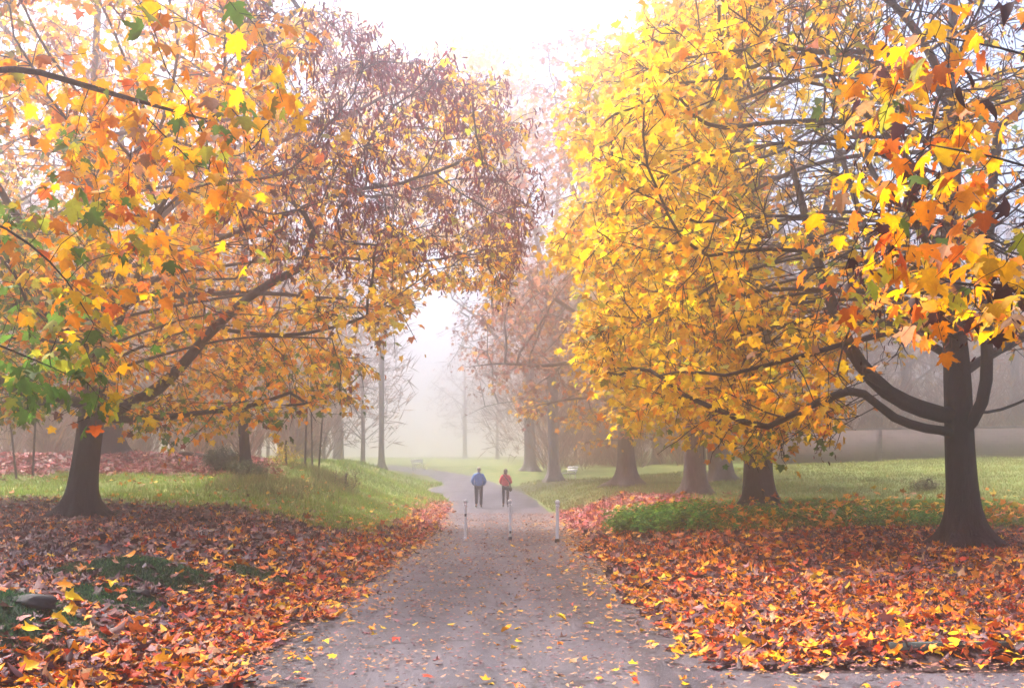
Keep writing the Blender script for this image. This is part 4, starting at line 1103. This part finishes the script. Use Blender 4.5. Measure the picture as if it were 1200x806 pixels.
# ------------------------------------------------------------------ fallen leaves
RED = ((.55, .05, .012), 1); PUR = ((.10, .045, .055), 1); PNK = ((.34, .15, .15), 1); DUS = ((.22, .10, .10), 1); BUF = ((.55, .30, .16), 1)
GREYP = ((.17, .12, .15), 1); SALM = ((.50, .09, .10), 1); ROS = ((.40, .07, .09), 1)
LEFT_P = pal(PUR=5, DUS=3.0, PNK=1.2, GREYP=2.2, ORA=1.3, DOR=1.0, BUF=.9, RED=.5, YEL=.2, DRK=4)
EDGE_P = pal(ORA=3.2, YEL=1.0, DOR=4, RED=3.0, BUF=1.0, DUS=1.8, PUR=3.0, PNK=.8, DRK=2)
RIGHT_P = pal(ORA=4.0, DOR=5, RED=2.0, YEL=.6, BUF=1.0, PNK=.7, DUS=2.6, PUR=4.5, DRK=3.5)
PINK_P = pal(SALM=3, ROS=4, DUS=1.5, BUF=1, PNK=2)
def scatter(n, x0, x1, y0, y1, rs, dens):
    x = rs.uniform(x0, x1, n); y = rs.uniform(y0, y1, n)
    k = (np.abs(x) < .62 * y + 1.6) & (rs.uniform(0, 1, n) < dens(x, y)); return x[k], y[k]
def lay(x, y, rs, size, tilt, lift):
    n = len(x); z = terrain(x, y) + np.abs(rs.normal(0, lift, n)) + .006
    xl, xr = edges(y); on = (x > xl + .05) & (x < xr - .05); z = np.where(on, zpath(y) + .006 + np.abs(rs.normal(0, .006, n)), z)
    a_ = rs.uniform(0, 6.28, n); ax = np.stack([np.cos(a_), np.sin(a_), rs.normal(0, tilt * .6, n) * np.where(on, .3, 1)], -1)
    up = np.stack([rs.normal(0, tilt, n), rs.normal(0, tilt, n), np.where(rs.uniform(0, 1, n) < .5, 1.0, -1.0)], -1); up[:, :2] *= np.where(on, .35, 1)[:, None]
    return np.stack([x, y, z], -1), frames(ax, up), size * rs.uniform(.55, 1.2, n)
rs = np.random.default_rng(101)
def dens_off(x, y):
    xl, xm = main_edges(y); out = np.maximum(xl - x, np.minimum(x - xm, (y - 9.35 - .35 * wavy(x, y * 0, 1.3, 3, 33)) * 1.2))
    g = grass_mask(x, y)
    base = ss(-.4, .45, out + .25 * wavy(x, y, 3.0, 2, 6)) * (1 - g * .93) * (1 - .95 * moss_mask(x, y)) * (.62 + .42 * wavy(x, y, .9, 3, 9))
    return np.clip(base, 0, 1)
def litter(name, x0, x1, y0, y1, n, pal_fn, tmpl, size, tilt, lift, label, dens=dens_off):
    x, y = scatter(n, x0, x1, y0, y1, rs, dens)
    P, Rm, S = lay(x, y, rs, size, tilt, lift)
    o = link(name, cloud(name, P, Rm, S, pal_fn(x, y), tmpl), M['litter']); tag(o, label, 'leaf litter', None, 'stuff'); return o
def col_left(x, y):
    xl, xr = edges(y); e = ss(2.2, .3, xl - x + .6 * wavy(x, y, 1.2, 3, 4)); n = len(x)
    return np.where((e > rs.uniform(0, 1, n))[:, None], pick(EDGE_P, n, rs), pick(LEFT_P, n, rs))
def col_right(x, y):
    n = len(x); dk = ss(.15, .8, wavy(x, y, .8, 3, 17)) * .7 * ss(18, 12, y) + ss(4.5, 8, x) * ss(14, 10, y) * .35
    return np.where((dk > rs.uniform(0, 1, n))[:, None], pick(pal(PUR=3, DUS=3, PNK=2, BUF=2, ORA=1, GREYP=1.5), n, rs), pick(RIGHT_P, n, rs))
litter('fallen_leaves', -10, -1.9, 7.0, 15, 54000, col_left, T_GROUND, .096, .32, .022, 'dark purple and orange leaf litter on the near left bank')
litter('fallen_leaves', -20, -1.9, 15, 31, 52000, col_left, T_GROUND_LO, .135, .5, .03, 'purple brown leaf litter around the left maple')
litter('fallen_leaves', 1.5, 10, 7.0, 15, 54000, col_right, T_GROUND, .096, .32, .022, 'orange leaf litter on the near right verge')
litter('fallen_leaves', 1.3, 20, 15, 29, 44000, col_right, T_GROUND_LO, .135, .5, .03, 'orange leaf litter around the right maple')
litter('fallen_leaves', -26, -8, 35, 47, 30000, lambda x, y: pick(PINK_P, len(x), rs), T_GROUND_LO, .17, .4, .03, 'pink red leaves covering the mound behind the left maple')
litter('fallen_leaves', .8, 9, 29, 42, 16000, lambda x, y: pick(PINK_P + pal(ORA=1.5), len(x), rs), T_GROUND_LO, .16, .4, .02, 'pink red leaf patch behind the right bollard')
litter('fallen_leaves', -5, -2, 29, 50, 9000, lambda x, y: pick(PINK_P + pal(ORA=3, YEL=1), len(x), rs), T_GROUND_LO, .16, .4, .02, 'rusty leaf strip along the left path edge beside the walkers')
def dens_path(x, y):
    xl, xr = edges(y); ins = np.minimum(x - xl, xr - x)
    return np.clip((ins > -.1) * (.10 + .9 * ss(.9, 0, ins) + .15 * ss(0, 1, wavy(x, y, 1.1, 3, 21)) + .2 * ss(-.5, 1.4, x) * ss(12, 18, y)), 0, 1)
litter('path_leaves', -3, 6, 7.0, 34, 12000, lambda x, y: pick(pal(ORA=4, YEL=3, BUF=4, TAN=2, PNK=2, DUS=1.5), len(x), rs), T_GROUND_LO, .08, .16, .006, 'small yellow and tan leaves scattered over the path', dens_path)
litter('leaf_crumbs', -3, 6, 7.0, 40, 52000, lambda x, y: pick(pal(BUF=3, PNK=2, DUS=3, PUR=3, TAN=2, ORA=1), len(x), rs), T_OVAL, .05, .3, .008, 'tiny leaf fragments trodden into the asphalt', lambda x, y: (np.minimum(x - edges(y)[0], edges(y)[1] - x) > -.1) * (.35 + .4 * ss(-.3, .8, wavy(x, y, 1.6, 3, 26))))
def dens_grass(x, y): return (grass_mask(x, y) > .5) * np.clip(.15 + .5 * ss(32, 25, y), 0, 1)
litter('fallen_leaves', -16, -2.5, 22, 38, 3500, lambda x, y: pick(pal(ORA=4, YEL=2, DOR=2, BUF=1), len(x), rs), T_GROUND_LO, .14, .5, .07, 'scattered orange leaves on the left grass slope', dens_grass)
litter('fallen_leaves', 2, 16, 24, 31, 5200, lambda x, y: pick(pal(ORA=4, YEL=3, DOR=1, BUF=1), len(x), rs), T_GROUND_LO, .17, .6, .24, 'scattered orange and yellow leaves caught on the green strip', dens_grass)

# 300 single leaves that stand out
COLN = [('bright orange', ORA[0]), ('golden yellow', YEL[0]), ('deep red', RED[0]), ('rusty orange', DOR[0]), ('pale buff', BUF[0]), ('dull pink', PNK[0])]
POSES = [('lying flat', .08), ('tilted up on one edge', .9), ('half curled', .45), ('slightly raised', .28), ('with its tip lifted', .6)]
def zone(px, py):
    if px < 330 and py < 660: return 'near the left maple'
    if px < 150: return 'below the left mossy mound'
    if px < 330: return 'on the reddest bank litter'
    if px < 430: return 'at the left bank foot'
    if px < 560: return 'on the left path half'
    if px < 690 and py < 690: return 'before the bollards'
    if px < 690: return 'on the middle path'
    if px < 830 and py > 690: return 'on the right path half'
    if px < 830: return 'by the right path edge'
    if py > 765: return 'on the dark side path'
    if px > 1000 and py > 720: return 'near the mossy edging'
    if px > 1000: return 'below the right maple'
    return 'in the litter right of the path'
seen = {}
rs2 = np.random.default_rng(202); sm = single_meshes('ground_one', T_GROUND, M['litter_one']); made = 0
while made < 300:
    px = rs2.uniform(20, 1190); py = 806 - 170 * rs2.uniform(0, 1) ** 1.6
    x, y = ground_at(px, py, 6, 40)
    if grass_mask(np.array([x]), np.array([y]))[0] > .3: continue
    cn, cc = COLN[rs2.choice(6, p=[.34, .22, .12, .16, .10, .06])]; pn, tl = POSES[rs2.integers(5)]
    xl_, xr_ = edges(np.array([y])); onp = xl_[0] < x < xr_[0]
    if onp and (pn != 'lying flat' and rs2.uniform() < .6): continue
    if onp and rs2.uniform() < .8: continue
    P, Rm, S = lay(np.array([x]), np.array([y]), rs2, .10 if onp else .13, .04, .012)
    size_w = 'large' if S[0] > .13 else ('small' if S[0] < .095 else 'middling')
    lab = f'{size_w} {cn} leaf {pn} {zone(px, py)}'
    if lab in seen: continue
    seen[lab] = 1
    a_ = rs2.uniform(0, 6.28); ax = np.array([[math.cos(a_), math.sin(a_), tl * .4]]); tl = tl * (.35 if onp else 1); up = np.array([[rs2.normal() * tl, -abs(rs2.normal()) * tl - tl * .5, 1.0]])
    Rm = frames(ax, up); P[0][2] += .02 + tl * .03
    o = bpy.data.objects.new('fallen_leaf', sm[made % len(sm)]); COL.objects.link(o)
    o.matrix_world = Matrix([list(Rm[0][r] * S[0]) + [P[0][r]] for r in range(3)] + [[0, 0, 0, 1]])
    c = np.array(cc) * rs2.uniform(.85, 1.15); o.color = (*np.clip(c, 0, .9), 1)
    tag(o, lab, 'leaf', 'fallen maple leaves')
    made += 1

# ------------------------------------------------------------------ grass
def blades(name, x0, x1, y0, y1, n, h, wd, pal_, label, dens, rs, lean=.45):
    x, y = scatter(n, x0, x1, y0, y1, rs, dens); m = len(x)
    z = terrain(x, y) - .01; H = h * rs.uniform(.5, 1.4, m) * (1 + .5 * wavy(x, y, 1.4, 3, 13))
    a_ = rs.uniform(0, 6.28, m); s = np.stack([np.cos(a_), np.sin(a_), np.zeros(m)], -1) * wd
    l = np.stack([rs.normal(0, lean, m), rs.normal(0, lean, m), np.ones(m)], -1) * H[:, None]
    l2 = l * np.array([.45, .45, .55]); b = np.stack([x, y, z], -1)
    V = np.stack([b - s, b + s, b + l2 + s * .7, b + l2 - s * .7, b + l], 1).reshape(-1, 3)
    k = np.arange(m)[:, None] * 5; L = np.concatenate([k, k + 1, k + 2, k + 3, k + 3, k + 2, k + 4], 1).ravel()
    C = pick(pal_, m, rs); tone = ss(-.5, .8, wavy(x, y, .7, 3, 30))[:, None]; C = C * (.75 + .4 * tone)
    me = raw_mesh(name, V, L, np.tile([4, 3], m), np.repeat(C, 5, 0))
    return tag(link(name, me, M['blade']), label, 'grass', None, 'stuff')
GP = [((.16, .34, .02), 4), ((.30, .46, .04), 3), ((.40, .42, .08), 1.5), ((.42, .32, .12), .6)]
DP = [((.10, .17, .04), 2), ((.28, .25, .09), 3), ((.38, .28, .14), 2)]
rg = np.random.default_rng(303)
gmask = lambda x, y: grass_mask(x, y) * (np.minimum(x - edges(y)[0], edges(y)[1] - x) < 0)
blades('grass', -20, -2.2, 22, 42, 60000, .13, .010, GP, 'green grass on the left slope', gmask, rg)
blades('grass', -12, -2.4, 40, 64, 20000, .15, .018, GP, 'pale green grass beside the path bend', gmask, rg)
blades('grass', 1.2, 17, 24, 33, 45000, .15, .011, [((.09, .24, .03), 4), ((.18, .34, .05), 3), ((.32, .38, .07), 1)], 'green strip of grass and weeds in front of the lawn', gmask, rg)
blades('grass', .5, 34, 33, 62, 60000, .12, .018, [((.26, .34, .06), 3), ((.38, .40, .10), 3), ((.40, .32, .15), 1.4)], 'rough pale lawn rising to the park wall', gmask, rg)
blades('dry_grass', -10, -5.2, 32, 41, 8000, .24, .009, DP, 'tall dry grass on the knoll crest', lambda x, y: gmask(x, y) * ss(.0, .6, wavy(x, y, .8, 3, 19) + .25), rg, .35)
def dens_moss(x, y): return moss_mask(x, y)
blades('moss', -7.5, -2.6, 7.5, 17, 110000, .045, .007, [((.015, .065, .040), 3), ((.04, .13, .05), 2), ((.07, .17, .04), .8)], 'dark green moss on the mounds of the left bank', dens_moss, rg, .7)

# leafy weeds
def weeds(name, label, cat, pts, h, size, n_leaf, palette, rs, kind=None, stems=True, parent=None):
    """upright stems with pairs of leaves"""
    P, AX, UP, SZ = [], [], [], []
    mb = MB()
    for (x, y) in pts:
        z = tz(x, y); hh = h * rs.uniform(.6, 1.2); lean = rs.normal(0, .15, 2)
        top = np.array([x + lean[0] * hh, y + lean[1] * hh, z + hh])
        if stems: mb.tube([(x, y, z - .03), (x + lean[0] * hh * .4, y + lean[1] * hh * .4, z + hh * .5), top], [.006, .005, .003], 3, False)
        for k in range(n_leaf):
            t = rs.uniform(.25, 1); a_ = rs.uniform(0, 6.28)
            P.append(np.array([x, y, z]) * (1 - t) + top * t); AX.append((math.cos(a_), math.sin(a_), rs.uniform(-.5, .4))); UP.append((rs.normal(0, .3), rs.normal(0, .3), 1)); SZ.append(size * rs.uniform(.6, 1.2))
    P = np.array(P); C = pick(palette, len(P), rs)
    me = cloud(name, P, frames(np.array(AX), np.array(UP)), np.array(SZ), C, T_OVAL)
    return me, (mb.mesh('stems') if mb.n else None)
NP_ = [((.06, .27, .03), 4), ((.14, .42, .05), 3), ((.30, .52, .06), 1.5)]
def area_pts(n, x0, x1, y0, y1, rs, f):
    x, y = scatter(n, x0, x1, y0, y1, rs, f); return list(zip(x, y))
rw = np.random.default_rng(404)
me, stm = weeds('ground_cover', '', '', area_pts(3600, 1.8, 6.4, 22.6, 30, rw, lambda x, y: np.exp(-(((x - 3.9) / 1.35) ** 2 + ((y - 26.2) / 1.9) ** 2) ** 2) * np.clip(.55 + .75 * wavy(x, y, 1.6, 3, 25), .04, 1)), .62, .12, 12, NP_, rw)
tag(link('nettle_patch', me, M['blade']), 'bright green patch of low leafy weeds beside the right bollard', 'ground cover', None, 'stuff')
me, stm = weeds('ground_cover', '', '', area_pts(3000, 4.8, 14.5, 25.0, 30, rw, lambda x, y: np.clip(.3 + .6 * wavy(x, y, .9, 3, 23), 0, 1) * ss(25, 26.5, y)), .38, .10, 9, NP_, rw)
tag(link('weed_strip', me, M['blade']), 'low leafy weeds mixed into the green strip left of the right maple', 'ground cover', None, 'stuff')
def bush(px, py, rx, h, n, label, palette, size, seed, name='bush'):
    rs_ = np.random.default_rng(seed); x, y = ground_at(px, py, 20, 60); z = tz(x, y)
    root = empty(name, (x, y, z)); tag(root, label, 'bush')
    pts = rs_.normal(0, 1, (240, 3)); pts /= np.linalg.norm(pts, axis=1)[:, None]; pts = pts * rs_.uniform(.35, 1, (240, 1)) * np.array([rx, rx * .8, h * .55]) + np.array([x, y, z + h * .5]); pts = pts[pts[:, 2] > z + .05]
    stems = [[np.array([x + q * .12, y, z - .1]), np.array([x + q * .2, y, z + .25])] for q in range(-2, 3)]
    X, par, own, ns = grow([stems[2]] + [[stems[2][0]] + s for s in (stems[0], stems[4])], pts, .15, .2, 2, 40, rs=rs_)
    rad, cnt, kids = tree_parts(root, X, par, own, .04, M['bark'], .005, .4, seed=seed, flare=.2)
    for o in root.children: o.matrix_parent_inverse = Matrix.Translation((-x, -y, -z))
    P, Rm, S, ids = leaves_on(X, par, cnt, rs_, n / max(1, (cnt <= 6).sum()), .11, size, 6)
    o = link('foliage', cloud('foliage', P - np.array([x, y, z]), Rm, S, pick(palette, len(P), rs_), T_OVAL), M['leaf'], root); o['kind'] = 'stuff'
BP = [((.025, .06, .04), 4), ((.05, .10, .05), 2), ((.10, .15, .06), .6)]
bush(262, 552, .85, .95, 3200, 'rounded dark green bush on the grassy knoll', BP, .085, 11)
bush(292, 560, .75, .65, 1800, 'lower ragged green bush right of the rounded one', [((.05, .10, .05), 3), ((.12, .16, .07), 2), ((.25, .2, .1), .5)], .08, 12)
bush(405, 572, .75, .7, 500, 'thin brown shrub near the left side of the far path', [((.20, .12, .09), 3), ((.3, .2, .1), 2), ((.4, .36, .08), 1)], .07, 13, 'shrub')
bush(1085, 575, .6, .5, 700, 'low brownish weed clump behind the right maple trunk', [((.12, .1, .06), 2), ((.2, .14, .08), 2), ((.07, .11, .05), 2)], .08, 14, 'shrub')
bush(335, 545, .28, 1.1, 260, 'small sapling with yellow leaves on the knoll', [((.62, .55, .05), 3), ((.7, .45, .05), 1)], .10, 15, 'sapling')
# thin saplings
def sapling(px, d, h, lean, label):
    x = (px - 600) / FPX * d; z = tz(x, d); rs_ = np.random.default_rng(int(px)); root = empty('sapling', (x, d, z)); tag(root, label, 'tree', 'thin saplings on the knoll')
    tr = [np.array([0, 0, -.2]), np.array([lean * .4, 0, h * .5]), np.array([lean, 0, h])]
    p = rs_.normal(0, 1, (70, 3)) * np.array([.8, .8, h * .22]) + np.array([lean, 0, h * .75])
    X, par, own, ns = grow([tr], p, .3, .35, 3, 40, rs=rs_)
    tree_parts(root, X, par, own, .034, M['bark_grey'], .006, .4, seed=int(px), flare=.4)
sapling(357, 40, 4.6, .2, 'leftmost thin bare sapling on the knoll'); sapling(366, 41, 5.2, -.1, 'tallest thin bare sapling in the middle of the knoll group'); sapling(373, 40, 4.0, .35, 'right leaning thin bare sapling on the knoll')
sapling(20, 36, 4.2, -.6, 'left leaning thin sapling in the thicket behind the left maple'); sapling(38, 37, 4.8, .3, 'upright thin sapling in the thicket behind the left maple')

# ------------------------------------------------------------------ stone, logs, edging strip
def rock(px, py, sx, sy, sz, label, seed):
    x, y = ground_at(px, py); rs_ = np.random.default_rng(seed); bm = bmesh.new(); bmesh.ops.create_icosphere(bm, subdivisions=3, radius=1)
    for v_ in bm.verts:
        k = 1 + .22 * math.sin(3 * v_.co.x + 2.1 * v_.co.y + seed) + .12 * math.sin(7 * v_.co.z + 5 * v_.co.x)
        k += .10 * math.sin(13 * v_.co.x + 11 * v_.co.y + 5 * v_.co.z); v_.co = Vector((v_.co.x * sx * k, v_.co.y * sy * k, max(-.4, min(.75, v_.co.z)) * sz * k))
    me = bpy.data.meshes.new('rock'); bm.to_mesh(me); bm.free(); o = link('rock', me, M['stone'], None, True); o.location = (x, y, tz(x, y)); o.rotation_euler = (0, 0, .4 * seed)
    return tag(o, label, 'rock')
rock(34, 708, .24, .14, .085, 'dark stone half buried behind the mossy mound at the left edge', 1)
rock(165, 697, .12, .09, .06, 'small dark stone between the mossy mounds', 2)
def log(p0, p1, r_, label):
    rs_ = np.random.default_rng(int(r_ * 1000)); p0 = np.array(p0); p1 = np.array(p1); c = (p0 + p1) / 2
    mb = MB(); t = np.linspace(0, 1, 9)[:, None]; pts = p0 * (1 - t) + p1 * t + rs_.normal(0, r_ * .25, (9, 3))
    pts[:, 2] = terrain(pts[:, 0], pts[:, 1]) + r_ * .7
    mb.tube(pts - c, np.linspace(r_, r_ * .6, 9), 9, True, 1 + .1 * rs_.normal(0, 1, (9, 9)))
    o = link('log', mb.mesh('log'), M['wood_log'], None, True); o.location = c; return tag(o, label, 'log')
xa, ya = ground_at(62, 527, 30, 60); log((xa, 41.5, 0), (xa + 1.7, 41.2, 0), .11, 'fallen dark log lying on top of the pink leaf mound')
# edging: low dark timber along the side path, in boards
ex0, ey0 = ground_at(1040, 764); ed = empty('path_edging', (ex0, ey0, 0)); tag(ed, 'low dark mossy edging boards along the side path at the right edge', 'edging')
for k in range(6):
    mb = MB(); L_ = 1.18; mb.box((k * 1.2 + .6, -.01 * k + (.012 if k % 2 else 0), .055 + .012 * math.sin(k * 2.0)), (L_, .07, .18), [[math.cos(.012), -math.sin(.012), 0], [math.sin(.012), math.cos(.012), 0], [0, 0, 1]])
    link('edging_board', mb.mesh('edging_board'), M['kerb'], ed)

# ------------------------------------------------------------------ fog
hb = MB(); hb.box((0, 97, 16.0), (450, 340, 39)); hz = link('haze', hb.mesh('haze'))
m, nt, out = new_mat('fog_air'); pv = N(nt, 'ShaderNodeVolumePrincipled'); pv.inputs['Color'].default_value = HAZE_COLOR; pv.inputs['Density'].default_value = HAZE_DENSITY; pv.inputs['Anisotropy'].default_value = HAZE_ANISO
nt.links.new(pv.outputs[0], out.inputs['Volume']); hz.data.materials.append(m); tag(hz, 'pale pink morning fog filling the park', 'fog', None, 'stuff')
